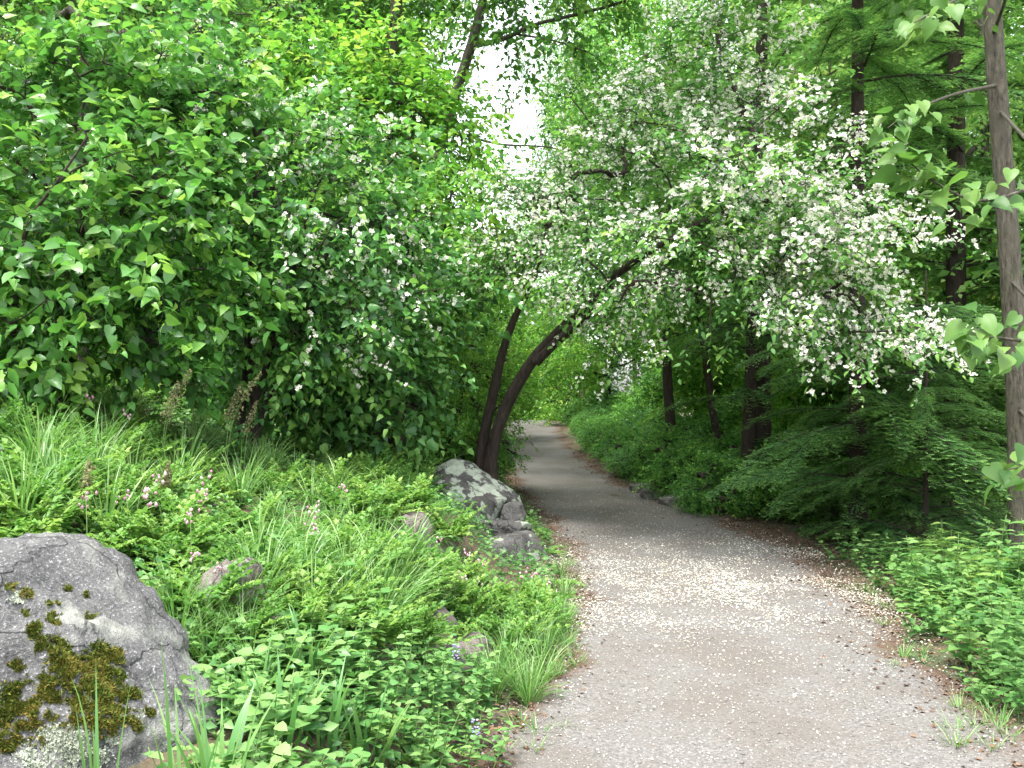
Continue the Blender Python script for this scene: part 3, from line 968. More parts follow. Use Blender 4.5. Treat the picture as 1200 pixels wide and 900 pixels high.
# ------------------------------------------------------------------ hemlocks
def bough_mesh(seed, length=2.4, flat=0.14):
    r = np.random.default_rng(seed)
    wood, ned = MB(), MB()
    n = 16
    s = np.linspace(0, 1, n)
    ax = np.stack([length * s, 0.12 * np.sin(s * 3 + seed), 0.10 * length * np.sin(s * 2.2) - 0.26 * length * s ** 2], -1)
    tube(wood, ax, 0.018 * (1 - 0.85 * s) + 0.002, 5)
    P, Dn, U, Z, Rn = [], [], [], [], []
    ca, cb = [], []
    for si in np.arange(0.08, 1.0, 0.026):
        for sg in (-1, 1):
            if r.uniform() < 0.1: continue
            p = np.array([np.interp(si, s, ax[:, k]) for k in range(3)])
            L2 = (0.62 * (1 - si) ** 0.75 + 0.1) * r.uniform(0.6, 1.15) * min(1, 0.35 + si * 3)
            d = nrm(np.array([0.75, sg * 0.8, r.normal(-0.05, 0.14)]))
            m = max(3, int(L2 / 0.045))
            q = np.linspace(0, 1, m)
            sh = p + d * (L2 * q)[:, None] + np.stack([0 * q, 0 * q, -flat * 1.6 * L2 * q ** 2], -1)
            ca.append(sh[0]); cb.append(sh[-1])
            for j in range(m):
                for s3 in (-1, 1):
                    L3 = 0.13 * (1 - 0.55 * q[j]) * r.uniform(0.5, 1.2)
                    d3 = nrm(d * 0.8 + s3 * 0.8 * np.cross(d, [0, 0, 1]) + r.normal(0, 0.16, 3) + np.array([0, 0, -0.12]))
                    nn = max(3, int(L3 / 0.015))
                    t = (np.arange(nn) + .5) / nn
                    c = sh[j] + d3 * (L3 * t)[:, None]
                    sd = nrm(np.cross(d3, [0, 0, 1]))
                    for s4 in (-1, 1):
                        P.append(c); Dn.append(np.tile(d3 * 0.55 + s4 * sd * 0.9 + np.array([0, 0, r.normal(0, .2)]), (nn, 1)))
                        U.append(np.tile([r.normal(0, .25), r.normal(0, .25), 1.0], (nn, 1)))
                        Z.append(np.full(nn, 0.032) * r.uniform(.8, 1.2, nn))
                        Rn.append(np.clip(0.34 + 0.75 * t ** 2 * (0.35 + q[j]) + r.normal(0, .1), 0, 1) * np.ones(nn))
    cone_twigs(wood, np.array(ca), np.array(cb), 0.004)
    cloud(ned, T_needle(0.17), np.concatenate(P), np.concatenate(Dn), np.concatenate(U), np.concatenate(Z), np.concatenate(Rn))
    return wood.mesh('bough', M['bark_dark']), ned.mesh('needle_spray', M['needle'], smooth=False)


BOUGHS = [bough_mesh(k, 2.4, f) for k, f in ((1, 0.12), (2, 0.3), (3, 0.2))]


def hemlock(label, base, height, r0, zs, az_fn, len_fn, group=None, lean=(0, 0), near=1.0):
    root = thing('hemlock_tree', label, 'conifer', base, group)
    n = 30
    s = np.linspace(0, 1, n)
    P = np.stack([lean[0] * s, lean[1] * s, height * s - 0.15], -1)
    mb = MB()
    tube(mb, P, r0 * (1 - 0.8 * s) * (1 + 0.35 * np.exp(-s * height * 3)), 14, 0.04)
    link('trunk', mb.mesh('trunk', M['bark_dark']), root)
    for z in zs:
        az = az_fn(z)
        sc = len_fn(z) / 2.4
        if math.cos(az) < -0.2: sc *= near
        f = z / height
        wd, ned = BOUGHS[rng.integers(0, 3)]
        o = link('bough', wd, root)
        o.location = (lean[0] * f, lean[1] * f, z)
        o.rotation_euler = (rng.normal(0, 0.15), rng.normal(0.02, 0.1), az)
        o.scale = (sc, sc * rng.uniform(0.8, 1.1), sc)
        k = link('needle_spray', ned, o)
        tag(k, kind='stuff')
    return root


b = gpt(1005, 10.6)
hemlock('dark hemlock with low sweeping boughs brushing the path edge under the blossom', b, 11, 0.10, list(np.concatenate([rng.uniform(0.2, 2.2, 44), rng.uniform(2.2, 8.5, 50)])),
        lambda z: rng.uniform(0, 6.283), lambda z: (2.3 - 0.10 * z) * rng.uniform(0.7, 1.1), near=0.68)
b = gpt(1085, 9.5)
hemlock('young hemlock with fresh light tips growing between the herbs and the slim trunk', b, 2.9, 0.03, list(rng.uniform(0.1, 2.4, 60)),
        lambda z: rng.uniform(0, 6.283), lambda z: (1.6 - 0.5 * z) * rng.uniform(0.7, 1.1))
b = gpt(1120, 12.8)
hemlock('big dark hemlock behind the slim grey trunk', b, 14, 0.15, list(np.concatenate([rng.uniform(0.4, 4, 44), rng.uniform(4, 11, 54)])),
        lambda z: rng.uniform(0, 6.283), lambda z: (2.9 - 0.12 * z) * rng.uniform(0.7, 1.1))
b = gpt(893, 13.6)
hemlock('hemlock with a bare lower trunk behind the drooping blossom', b, 12, 0.13, list(np.concatenate([rng.uniform(1.2, 3.5, 16), rng.uniform(3.5, 11, 46)])),
        lambda z: rng.uniform(0, 6.283), lambda z: (1.9 - 0.08 * z) * rng.uniform(0.7, 1.1))
b = gpt(-40, 11.5)
hemlock('hemlock with hanging grey-green sprays above the left bank', b, 11, 0.14, list(rng.uniform(2.2, 8, 36)),
        lambda z: rng.uniform(0, 6.283), lambda z: (2.0 - 0.1 * z) * rng.uniform(0.7, 1.1))

# ------------------------------------------------------------------ slim tree on the right with leafy limbs that reach towards the path
tb = gpt(1197, 8.7)
tp = spline([tb + (0, 0, -0.15), at(1196, 560, 8.7), at(1190, 400, 8.7), at(1178, 230, 8.7), at(1166, 60, 8.7), at(1160, -60, 8.7), at(1150, -300, 8.7)], 40)
limbs = [
    [at(1164, 40, 8.7), at(1180, -10, 7.5), at(1160, -20, 6.0), at(1110, 5, 5.2), at(1065, 30, 4.9)],
    [at(1172, 130, 8.7), at(1215, 180, 7.0), at(1210, 215, 5.6), at(1150, 235, 4.9), at(1098, 215, 4.7), at(1060, 185, 4.6)],
    [at(1186, 330, 8.7), at(1240, 390, 6.4), at(1215, 400, 5.0), at(1160, 395, 4.6), at(1140, 400, 4.5)],
    [at(1194, 480, 8.7), at(1250, 540, 6.2), at(1215, 545, 4.9), at(1180, 550, 4.6)],
    [at(1168, 100, 8.7), at(1120, 110, 7.6), at(1070, 130, 6.6), at(1040, 150, 6.2)],
]
root = thing('slim_tree', 'slim straight grey-brown trunk with a few pale heart-shaped leaves on long low limbs', 'tree', tb)
mb = MB()
tube(mb, tp, 0.112 - 0.05 * np.linspace(0, 1, 40), 16, 0.025)
link('trunk', mb.mesh('trunk', M['bark_grey'], tb), root)
for li, pts in enumerate(limbs):
    P = spline(pts, 30)
    mb = MB()
    tube(mb, P, 0.016 - 0.0135 * np.linspace(0, 1, 30), 6, 0.03)
    link('limb', mb.mesh('limb', M['bark_grey'], tb), root)
    nlv = (44, 52, 34, 18, 26)[li]
    k = np.clip((30 * (0.45 + 0.55 * rng.uniform(0, 1, nlv) ** 0.7)).astype(int), 0, 29)
    tn = nrm(np.gradient(P, axis=0))[k]
    sd = nrm(np.cross(tn, [0, 0, 1.0]))
    pos = P[k] + rng.normal(0, 0.06, (nlv, 3))
    dr = nrm(tn * 0.6 + sd * rng.choice([-1, 1], nlv)[:, None] * 0.7 + rng.normal(0, 0.3, (nlv, 3)) + np.array([0, -0.1, -0.5]))
    upv = np.array([0, -0.3, 1.0]) + rng.normal(0, 0.5, (nlv, 3))
    single_leaves(root, tb, T_heart_fine(0.4, 0.22, 0.3), M['leaf_slim'], 'slim', pos, dr, upv, rng.uniform(0.07, 0.128, nlv), np.clip(rng.normal(0.5, 0.2, nlv), 0, 1))
# its high crown, mostly above the picture
P2 = tp[26:]
tg = np.array([p + rng.normal(0, 1, 3) * (1.3, 1.3, 0.8) + (0, 0, 1.0) for p in P2 for _ in range(3)])
A, chains, rad, _n = grow([(P2, None)], tg, 0.006, 0.1)
fm = MB()
for ch in chains:
    tube(fm, A[ch], rad[ch], 4, cap=False)
tag(link('twig_mass', fm.mesh('twigs', M['bark_grey'], tb), root), kind='stuff')
B = tg[rng.integers(0, len(tg), 420)] + rng.normal(0, .3, (420, 3))
D = nrm(rng.normal(0, 1, (420, 3)) + np.array([0, 0, -.1]))
q = twigs_to_leaves(B, D, np.full(420, .4), 6, 0.11)
fm = MB()
cloud(fm, T_heart(0.4, 0.2, 0.25), *q)
tag(link('crown', fm.mesh('crown', M['leaf_slim'], tb), root), kind='stuff')

# ------------------------------------------------------------------ woodland beyond: prototypes whose copies share their meshes
def wood_proto(seed, height, spread, r0, nlobe, ntw, ls, lmat, bmat, clear=0.3, nl=9, tl=0.6):
    """tree standing at the origin as a list of (part name, mesh, kind)"""
    r = np.random.default_rng(seed)
    n = 26
    s = np.linspace(0, 1, n)
    P = np.stack([0.35 * np.sin(s * 2 + seed), 0.3 * np.sin(s * 2.6 + seed * 2), height * 0.92 * s - 0.2], -1)
    P[:, :2] -= P[0, :2]
    R = r0 * (1 - 0.85 * s) * (1 + 0.4 * np.exp(-s * 22))
    lobes = []
    for k in range(nlobe):
        z = height * r.uniform(clear + 0.08, 1.0)
        f = (z / height - clear) / (1 - clear)
        rad = spread * (0.55 + 0.6 * math.sin(math.pi * min(1, f * 0.85 + 0.1)))
        a = r.uniform(0, 6.283)
        q = r.uniform(0.2, 0.75)
        c = np.array([math.cos(a) * rad * q, math.sin(a) * rad * q, z])
        rr = spread * r.uniform(0.28, 0.5)
        lobes.append((c, np.array([rr, rr, rr * 0.6])))
    tg, od = lobe_points(lobes, nlobe * 9)
    A, chains, rad, _ = grow([(P, R)], tg, 0.011, clear * 0.8)
    tr, fine, cr = MB(), MB(), MB()
    tube(tr, P, R, 12, 0.05)
    for ch in chains:
        tube(fine, A[ch], rad[ch], 4, cap=False)
    ti = rng.integers(0, len(tg), ntw)
    B = tg[ti] + rng.normal(0, 1, (ntw, 3)) * spread * 0.12
    D = nrm(0.6 * nrm(B - np.array([0, 0, height * 0.55])) + 0.5 * od[ti] + rng.normal(0, 0.5, (ntw, 3)))
    q = twigs_to_leaves(B, D, tl * rng.uniform(.6, 1.3, ntw), nl, ls, 0.6)
    cloud(cr, T_dia(0.36), *q)
    return [('trunk', tr.mesh('trunk', bmat), None), ('branch_mass', fine.mesh('branches', bmat), 'stuff'), ('crown', cr.mesh('crown', lmat), 'stuff')]


def place(proto, name, label, cat, loc, rotz=0.0, sc=1.0, group=None, sz=None):
    if len(proto) == 1:
        o = link(name, proto[0][1])
        o.location = Vector([float(c) for c in loc])
        tag(o, label, cat, group)
    else:
        o = thing(name, label, cat, loc, group)
        for pn, me, kd in proto:
            k = link(pn, me, o)
            if kd: k['kind'] = kd
    o.rotation_euler = (0, 0, rotz)
    o.scale = (sc, sc, sc if sz is None else sz)
    return o


W = [wood_proto(21, 13, 3.2, 0.17, 20, 2300, 0.15, M['leaf_wood'], M['bark_brown'], 0.25),
     wood_proto(22, 16, 3.6, 0.22, 22, 2500, 0.15, M['leaf_wood'], M['bark_grey'], 0.35),
     wood_proto(23, 10, 2.8, 0.11, 16, 2000, 0.13, M['leaf_pale'], M['bark_brown'], 0.15),
     wood_proto(24, 14, 3.2, 0.15, 20, 2200, 0.14, M['leaf_pale'], M['bark_grey'], 0.22),
     wood_proto(25, 7, 2.4, 0.07, 14, 1800, 0.12, M['leaf_bright'], M['bark_dark'], 0.08)]
U = [wood_proto(31, 2.2, 1.1, 0.025, 12, 1300, 0.075, M['leaf_far'], M['bark_dark'], 0.05, 8, 0.3),
     wood_proto(32, 3.2, 1.4, 0.03, 14, 1500, 0.085, M['leaf_bright'], M['bark_dark'], 0.05, 8, 0.35),
     wood_proto(33, 1.1, 0.75, 0.014, 10, 1200, 0.055, M['leaf_far'], M['bark_dark'], 0.05, 8, 0.2),
     wood_proto(34, 0.9, 0.8, 0.012, 10, 1200, 0.045, M['leaf_dark'], M['bark_dark'], 0.05, 8, 0.18)]

wood_label = {0: 'broadleaved woodland tree with a brown trunk in the background wood', 1: 'tall grey-trunked woodland tree in the background wood', 2: 'small pale-leaved tree in the background wood',
              3: 'pale green tall tree in the background wood', 4: 'low bright green tree in the background wood'}
# (px at the base, distance, prototype, scale)
spots = [(-120, 16, 3, 1), (20, 19, 0, 1), (150, 17, 4, 1), (210, 22, 1, 1), (290, 18, 2, 1), (330, 25, 3, 1), (400, 22, 4, 1.1), (380, 30, 1, 1.05), (440, 28, 0, .8), (480, 20, 4, .75), (520, 24, 4, .85),
         (480, 36, 3, .7), (535, 38, 4, .8), (575, 52, 4, 1.1), (612, 58, 3, .82), (645, 55, 4, 1.1), (588, 62, 0, .85), (604, 45, 3, (.8, .84)),
         (668, 37, 1, (0.45, 1.0)), (682, 38.5, 1, (0.5, 0.95)), (652, 43, 0, (.5, .8)), (705, 30, 4, .8), (745, 44, 3, .9), (765, 27, 0, .85), (770, 35, 1, 1), (815, 26, 4, .9), (845, 30, 3, 1),
         (905, 26, 1, 1), (930, 20, 4, 1), (960, 33, 3, 1), (1000, 18, 2, 1), (1030, 25, 0, 1), (1080, 20, 4, 1.1), (1110, 29, 1, 1), (1150, 18, 3, .9), (1200, 23, 0, 1), (1240, 17, 4, 1.1), (1300, 20, 3, 1), (1330, 13, 2, 1), (-60, 26, 1, 1.1), (90, 30, 3, 1.1), (250, 34, 0, 1.2)]
for px, d, k, sc in spots:
    sxy, szz = sc if isinstance(sc, tuple) else (sc, sc)
    zone = 'on the wooded slope left of the path' if px < 560 else 'beyond the crest of the path' if px < 700 else 'in the wood right of the path'
    place(W[k], 'woodland_tree', wood_label[k].replace('in the background wood', zone), 'tree', gpt(px, d), rng.uniform(0, 6.28), sxy, 'background woodland trees', szz * rng.uniform(.95, 1.05))
ul = {0: 'green understorey bush in the woodland', 1: 'tall bright green understorey bush in the woodland', 2: 'low leafy bush bordering the path', 3: 'low dark leafy bush bordering the path'}
us = []
for k in range(34):      # right side, understorey beyond the conifers and along the path
    px = rng.uniform(690, 1300)
    us.append((px, rng.uniform(15, 30), int(rng.uniform() < .75), rng.uniform(.7, 1.1)))
for k in range(22):      # left slope behind the shrubs
    us.append((rng.uniform(-150, 540), rng.uniform(13.5, 26), int(rng.integers(0, 2)), rng.uniform(.9, 1.3)))
for k in range(14):      # closing the view beyond the crest
    us.append((rng.uniform(520, 720), rng.uniform(37, 52), 1, rng.uniform(.9, 1.4)))
for px, d, k, sc in us:
    p = gpt(px, d)
    if abs(p[0] - pc(d)) < pw(d) + 1.2 * sc and d < 36: continue
    zone = 'beyond the crest of the path' if d > 36 else 'on the slope behind the left shrubs' if px < 560 else 'in the wood right of the path'
    place(U[k], 'understorey_bush', ul[k].replace('in the woodland', zone), 'bush', p, rng.uniform(0, 6.28), sc, 'understorey bushes')
for side in (1, -1):
    for y in np.arange(12.2 if side > 0 else 13.5, 34, 0.85):
        for row in range(2):
            off = (0.55 + 0.9 * row + rng.uniform(-.12, .25))
            x = pc(y) + side * (pw(y) + off)
            k = int(rng.integers(2, 4))
            sc = rng.uniform(.45, .7) * (1 + .5 * row)
            if side > 0 and 14.2 < y < 16.2 and row == 0: continue
            place(U[k], 'path_side_bush', ul[k].replace('bordering the path', 'bordering the ' + ('right' if side > 0 else 'left') + ' side of the path'), 'bush', (x, y, float(H(x, y)) - 0.03), rng.uniform(0, 6.28), sc, 'low bushes bordering the path')

for px, py, k, sc in ((744, 560, 2, .6), (764, 566, 3, .7), (786, 572, 2, .7), (806, 588, 2, .65), (822, 600, 3, .6), (840, 606, 2, .6), (800, 572, 3, .8)):
    place(U[k], 'path_side_bush', 'low bush growing round the flat edging stones', 'bush', hit(px, py), rng.uniform(0, 6.28), sc, 'bushes round the edging stones')

# three bare dark trunks that show right of the path
for lab, pts, r0, r1 in (('thin dark trunk standing beside the flat edging stones', [(790, 556, 17), (786, 500, 17), (782, 430, 17), (780, 330, 17), (770, 200, 17)], .1, .05),
                         ('short slanting dark trunk below the hanging blossom tips', [(853, 578, 15.5), (846, 540, 15.5), (838, 500, 15.5), (828, 430, 15.5), (815, 330, 15.5)], .075, .045),
                         ('twin dark trunk at the edge of the hemlock boughs', [(876, 600, 13.2), (876, 530, 13.2), (880, 430, 13.2), (884, 300, 13.2)], .1, .06)):
    P, R = trunk_px(pts, r0, r1, 24)
    g = P[0].copy()
    g[2] = float(H(g[0], g[1]))
    P[0][2] = g[2] - .1
    top = P[-1]
    lb = [(top + (0, 0, .3), np.array([1.3, 1.3, .8])), (top + (.7, .3, -.5), np.array([.9, .9, .5])), (top + (-.6, .2, .2), np.array([.8, .9, .5]))]
    make_tree('thin_tree', lab, 'tree', g, [(P, R)], lb, 40, 600, .25, .4, 8, .1, T_dia(.34), M['leaf_wood'], M['bark_dark'], skip=.6, limb_min=.03)

# ------------------------------------------------------------------ rocks
def rock(name, label, cat, loc, dims, mat, seed, planes, sub=5, rough=0.05, rotz=0.0, group=None, fine=0.012, power=14):
    bm = bmesh.new()
    bmesh.ops.create_icosphere(bm, subdivisions=sub, radius=1.0)
    rr = np.random.default_rng(seed)
    N = [nrm(np.array(p[:3])) for p in planes]
    Dp = [p[3] for p in planes]
    for k in range(7):
        N.append(nrm(rr.normal(size=3)))
        Dp.append(rr.uniform(0.82, 1.0))
    N, Dp = np.array(N), np.array(Dp)
    off = Vector(rr.uniform(-20, 20, 3))
    for v in bm.verts:
        d = np.array(v.co)
        c = N @ d
        rad = np.where(c > 1e-3, Dp / np.maximum(c, 1e-3), 1e3)
        r = 1 / (np.sum(np.minimum(1 / rad, 5) ** power * (c > 1e-3)) + 1.0) ** (1 / power)
        p = Vector(d) * r
        r += rough * 1.6 * mnoise.fractal(p * 1.7 + off, 0.9, 2.1, 4) + rough * 0.5 * mnoise.turbulence(p * 4 + off, 3, False) - rough * .3
        if sub >= 5:
            r += fine * mnoise.fractal(p * 13 + off, 0.8, 2.0, 3)
        v.co = Vector(d * r * np.array(dims))
    me = bpy.data.meshes.new(name)
    bm.to_mesh(me)
    bm.free()
    for p in me.polygons: p.use_smooth = True
    me.materials.append(mat)
    o = link(name, me)
    o.location = Vector([float(c) for c in loc])
    o.rotation_euler = (0, 0, rotz)
    tag(o, label, cat, group)
    return o


R_BIG = rock_mat('grey_boulder', (0.055, 0.055, 0.056), (0.135, 0.134, 0.132), (0.26, 0.265, 0.235), 0.50, 0.64, 3.4, 0.8, None, 1.3)
R_LICH = rock_mat('lichened_rock', (0.03, 0.03, 0.03), (0.085, 0.08, 0.075), (0.30, 0.335, 0.275), 0.455, 0.50, 5.0, 0.25, None, 4.2)
R_LICH2 = rock_mat('patchy_rock', (0.035, 0.034, 0.033), (0.11, 0.105, 0.10), (0.30, 0.345, 0.27), 0.55, 0.565, 4.0, 0.4, None, 2.6)
R_WARM = rock_mat('warm_rock', (0.075, 0.062, 0.052), (0.17, 0.145, 0.13), (0.26, 0.26, 0.225), 0.56, 0.62, 6, 0.4, None, 7.7)
R_SLAB = rock_mat('edging_stone', (0.07, 0.07, 0.065), (0.19, 0.18, 0.165), (0.3, 0.32, 0.28), 0.58, 0.64, 6, 0.4, None, 9.1)

bc = at(-12, 885, 3.25)
big = rock('boulder', 'large speckled grey boulder with olive moss and pale lichen below the pink flowers', 'boulder', bc, (0.85, 0.74, 0.86), R_BIG, 5,
           [(0.66, -0.05, 0.75, 0.62), (0.16, -0.80, 0.57, 0.55), (0.96, -0.2, 0.2, 0.80), (-0.05, 0.1, 1, 0.80), (0.75, -.62, .2, .72)], sub=6, rough=0.055, power=26, fine=0.022)


def moss_on(rk, spots, per, name='moss', mat='moss', lay=0.0, smin=0.007, smax=0.018):
    """cushions of moss shoots on the rock where lines of sight through the given pixels meet it"""
    dg = bpy.context.evaluated_depsgraph_get()
    bvh = BVHTree.FromObject(rk, dg)
    mb = MB()
    P, Nn = [], []
    o = Vector((0, 0, CAM_H)) - rk.location
    for px, py, r in spots:
        for k in range(int(per * r * r / 100)):
            a, q = rng.uniform(0, 6.283), r * math.sqrt(rng.uniform(0, 1)) * (0.75 + 0.5 * mnoise.noise(Vector((px * .1 + 3 * math.cos(2 * rng.uniform(0, 6)), py * .1, k * .001))))
            x, y = px + q * math.cos(a) * 1.15, py + q * math.sin(a) * 0.85
            nz = mnoise.fractal(Vector((x * .06, y * .08, 3.3)), 0.7, 2.0, 5)
            if nz < -0.22 + rng.uniform(0, .3): continue
            t = Vector(at(x, y, 1.0)) - Vector((0, 0, CAM_H))
            h = bvh.ray_cast(o, t.normalized())
            if h[0] is not None:
                P.append(h[0]); Nn.append(h[1])
    P, Nn = np.array(P), np.array(Nn)
    n = len(P)
    hh = rng.uniform(0.3, 1, n)
    for s in range(3):
        d = nrm(Nn * (1 - lay) + rng.normal(0, 0.55, (n, 3)))
        hue = np.array([mnoise.noise(Vector(p_ * 9)) for p_ in P])
        cloud(mb, T_needle(0.3 + .3 * lay), P - Nn * 0.002 + rng.normal(0, .003, (n, 3)), d, Nn * 6 * lay + rng.normal(size=(n, 3)), rng.uniform(smin, smax, n), np.clip(rng.normal(.45, .2, n) + .35 * hue, 0, 1))
    tag(link(name, mb.mesh(name, M[mat]), rk), kind='stuff')


bpy.context.view_layer.update()
moss_on(big, [(95, 785, 34), (150, 815, 16), (70, 780, 26), (20, 780, 10), (120, 850, 18), (45, 870, 12), (175, 835, 7), (80, 690, 5), (120, 770, 26), (60, 760, 20), (45, 740, 15), (35, 830, 34), (25, 815, 26), (60, 815, 28), (110, 815, 26), (130, 795, 18), (15, 840, 22), (150, 840, 14), (65, 725, 12), (62, 708, 8), (30, 697, 9),
              (12, 688, 6), (97, 697, 7), (28, 720, 7), (105, 722, 6), (160, 850, 10), (85, 838, 22), (10, 870, 18), (130, 835, 16)], 190)
moss_on(big, [(75, 868, 34), (45, 885, 26), (105, 885, 24), (60, 905, 30), (130, 868, 9), (20, 700, 10), (55, 770, 9), (165, 838, 7)], 200, 'lichen_crust', 'lichen', 0.8, .004, .011)

lr = gpt(548, 9.9)
rock('lichened_rock', 'dark rock crusted with pale green lichen at the foot of the leaning trunks', 'rock', at(540, 592, 9.7), (0.60, 0.5, 0.46), R_LICH, 12,
     [(0.25, -0.55, 0.8, 0.70), (0.62, -.1, 0.75, .72), (.1, -1, -.1, .8), (-.5, -.3, .8, .8)], rough=0.06, power=26)
rock('rock', 'small squared stone tucked under the lichened rock beside the path', 'rock', at(600, 600, 9.5), (0.15, 0.16, 0.13), R_LICH2, 14, [(0.2, -1, .2, .7), (1, -.3, 0.3, .75), (-.2, 0.1, 1, .7), (-1, -.3, .2, .8)], 4, 0.07, power=30)
rock('rock', 'dark mossy stone in the gap between the two lichened rocks', 'rock', at(588, 622, 9.4), (0.30, 0.25, 0.15), R_LICH2, 15, [(.1, -1, .1, .75), (0.1, 0, 1, .7), (.9, -.5, -.2, .75)], 5, 0.09, power=30)
rock('rock', 'flat-topped rock with a round pale lichen patch beside the path edge', 'rock', at(594, 668, 8.9), (0.44, 0.40, 0.42), R_LICH2, 19, [(-.15, 0, 1, .72), (.75, -.45, .45, .66), (-.1, -1, .15, .75)], 5, 0.06, power=30)
for px, py, dm, sd, lab in ((262, 735, (.17, .18, .27), 23, 'pinkish weathered rock standing behind pink flowers'), (477, 640, (.17, .2, .22), 24, 'tan rock half hidden in grass below the lichened rock'),
                            (548, 790, (.15, .2, .17), 25, 'reddish rock between grass tufts at the path edge'), (505, 760, (.15, .2, .17), 26, 'grey-brown rock behind grass low on the bank'),
                            (305, 760, (.12, .15, .1), 27, 'small brown stone among herbs below the pinkish rock')):
    rock('rock', lab, 'rock', hit(px, py) + (0, .12, .03), dm, R_WARM, sd, [(.2, -.9, .4, .75), (-.2, 0, 1, .8), (.8, -.5, .3, .75)], 5, 0.08, power=28)
for px, py, dm, lab, rz in ((750, 572, (.2, .2, .13), 'flat grey edging stone set end-most in the row by the path', .2), (766, 580, (.24, .22, .15), 'dark flat edging stone in the middle of the row by the path', -.2), (786, 589, (.22, .2, .14), 'low dark edging stone touching the leafy bush by the path', .1)):
    p = hit(px, py + 6)
    rk = rock('edging_stone', lab, 'stone', p + (0.03, .05, .05), dm, R_SLAB, int(px), [(0, 0, 1, .6), (0, -1, 0, .75), (1, 0, 0, .8), (-1, 0, 0, .8)], 5, 0.08, rz, power=24)
    rk.rotation_euler = (rng.normal(0, .08), rng.normal(.05, .1), rz * 2)

# ------------------------------------------------------------------ plants of the bank: prototypes
def blades(mb, n, lmin, lmax, wmin, wmax, rad, seg=5, lean=(0.15, 0.9), droop=(0.3, 1.1), base_r=0.05, r=rng):
    for k in range(n):
        a = r.uniform(0, 6.283)
        L, wd = r.uniform(lmin, lmax), r.uniform(wmin, wmax)
        out = np.array([math.cos(a), math.sin(a), 0])
        sd = np.array([-out[1], out[0], 0])
        le, dr = r.uniform(*lean), r.uniform(*droop)
        s = np.linspace(0, 1, seg + 1)
        ang = le + dr * s ** 1.5
        st = L / seg
        x = np.concatenate([[0], np.cumsum(np.sin(ang[:-1]) * st)])
        z = np.concatenate([[0], np.cumsum(np.cos(ang[:-1]) * st)])
        c = out * base_r * r.uniform(0, 1) + out * x[:, None] + np.array([0, 0, 1]) * z[:, None]
        wv = wd * (1 - s ** 2.2) * (0.6 + 0.4 * np.sin(s * 3.1))
        tw = r.normal(0, .4)
        sdv = sd * math.cos(tw) + np.array([0, 0, math.sin(tw)])
        V = np.concatenate([c - sdv * wv[:, None] + (0, 0, 0.12 * wd), c + sdv * wv[:, None] + (0, 0, 0.12 * wd)])
        i = np.arange(seg)
        Q = np.stack([i, i + seg + 1, i + seg + 2, i + 1], -1)
        mb.add(V, None, Q, np.clip(r.normal(.5, .17) + .25 * (s - .5), 0, 1).tolist() * 2)


def tuft(n, lmin, lmax, w0, w1, **kw):
    mb = MB()
    blades(mb, n, lmin, lmax, w0, w1, 0, **kw)
    return [('grass_tuft', mb.mesh('grass_tuft', M['grass']), None)]


TUFTS = [tuft(70, .22, .45, .003, .006), tuft(55, .3, .55, .004, .0075, lean=(.1, .7), droop=(.4, 1.5)), tuft(80, .15, .32, .0025, .005, lean=(.1, 1.1)), tuft(45, .35, .6, .0045, .008, lean=(.05, .6), droop=(.8, 1.9))]
SMALL_TUFT = [tuft(40, .05, .13, .0015, .003, base_r=.05), tuft(30, .06, .17, .002, .0035, base_r=.04)]


def pinnate(mb, base, dire, L, pairs, ll, tpl, droop=.35, lobed=True, r=rng, rn=.5):
    """a divided leaf: rachis with pairs of leaflets"""
    d = nrm(dire)
    sd = nrm(np.cross(d, [0, 0, 1.0]))
    t = np.linspace(.25, 1, pairs)
    P = base + d * (L * t)[:, None]
    P[:, 2] -= droop * L * t ** 2
    allp, alld, alls = [], [], []
    for s in (-1, 1):
        dd = d * .55 + s * sd * .85 + r.normal(0, .12, (pairs, 3)) + np.array([0, 0, -.1])
        sz = ll * (1.05 - .75 * t) * r.uniform(.8, 1.15, pairs)
        allp.append(P); alld.append(dd); alls.append(sz)
        if lobed:
            for f in (-.6, .6):
                allp.append(P + nrm(dd) * (sz * .35)[:, None]); alld.append(nrm(dd) + f * d * 1.2); alls.append(sz * .6)
    allp.append(P[-1:]); alld.append(d[None] + (0, 0, -.3)); alls.append(np.array([ll * .45]))
    p = np.concatenate(allp)
    cloud(mb, tpl, p, np.concatenate(alld), np.array([0, 0, 1.0]) + r.normal(0, .25, (len(p), 3)), np.concatenate(alls), np.clip(rn + r.normal(0, .1, len(p)), 0, 1))
    Q = np.concatenate([base[None], P])
    tube(mb, Q, np.linspace(.0022, .0008, len(Q)), 3, rnd=.6, cap=False)


def heart_flowers(mb, st, n, sc=1.0, r=rng):
    """nodding locket-shaped flowers along the end of a stalk"""
    for k in range(n):
        c = st + np.array([r.normal(0, .02), r.normal(0, .02), r.uniform(-.07, .02)])
        L, wd = .019 * sc * r.uniform(.8, 1.2), .0068 * sc
        ring = [(math.cos(a) * wd, math.sin(a) * wd, -L * .3) for a in np.linspace(0, 6.283, 6)[:-1]]
        ring2 = [(math.cos(a) * wd * .55, math.sin(a) * wd * .55, -L * .75) for a in np.linspace(0, 6.283, 6)[:-1]]
        V = np.array([(0, 0, 0)] + ring + ring2 + [(wd * .6, 0, -L), ]) + c
        T = [(0, 1 + i, 1 + (i + 1) % 5) for i in range(5)] + [(6 + i, 11, 6 + (i + 1) % 5) for i in range(5)]
        Q = [(1 + i, 6 + i, 6 + (i + 1) % 5, 1 + (i + 1) % 5) for i in range(5)]
        mb.add(V, T, Q, r.uniform(0, 1))


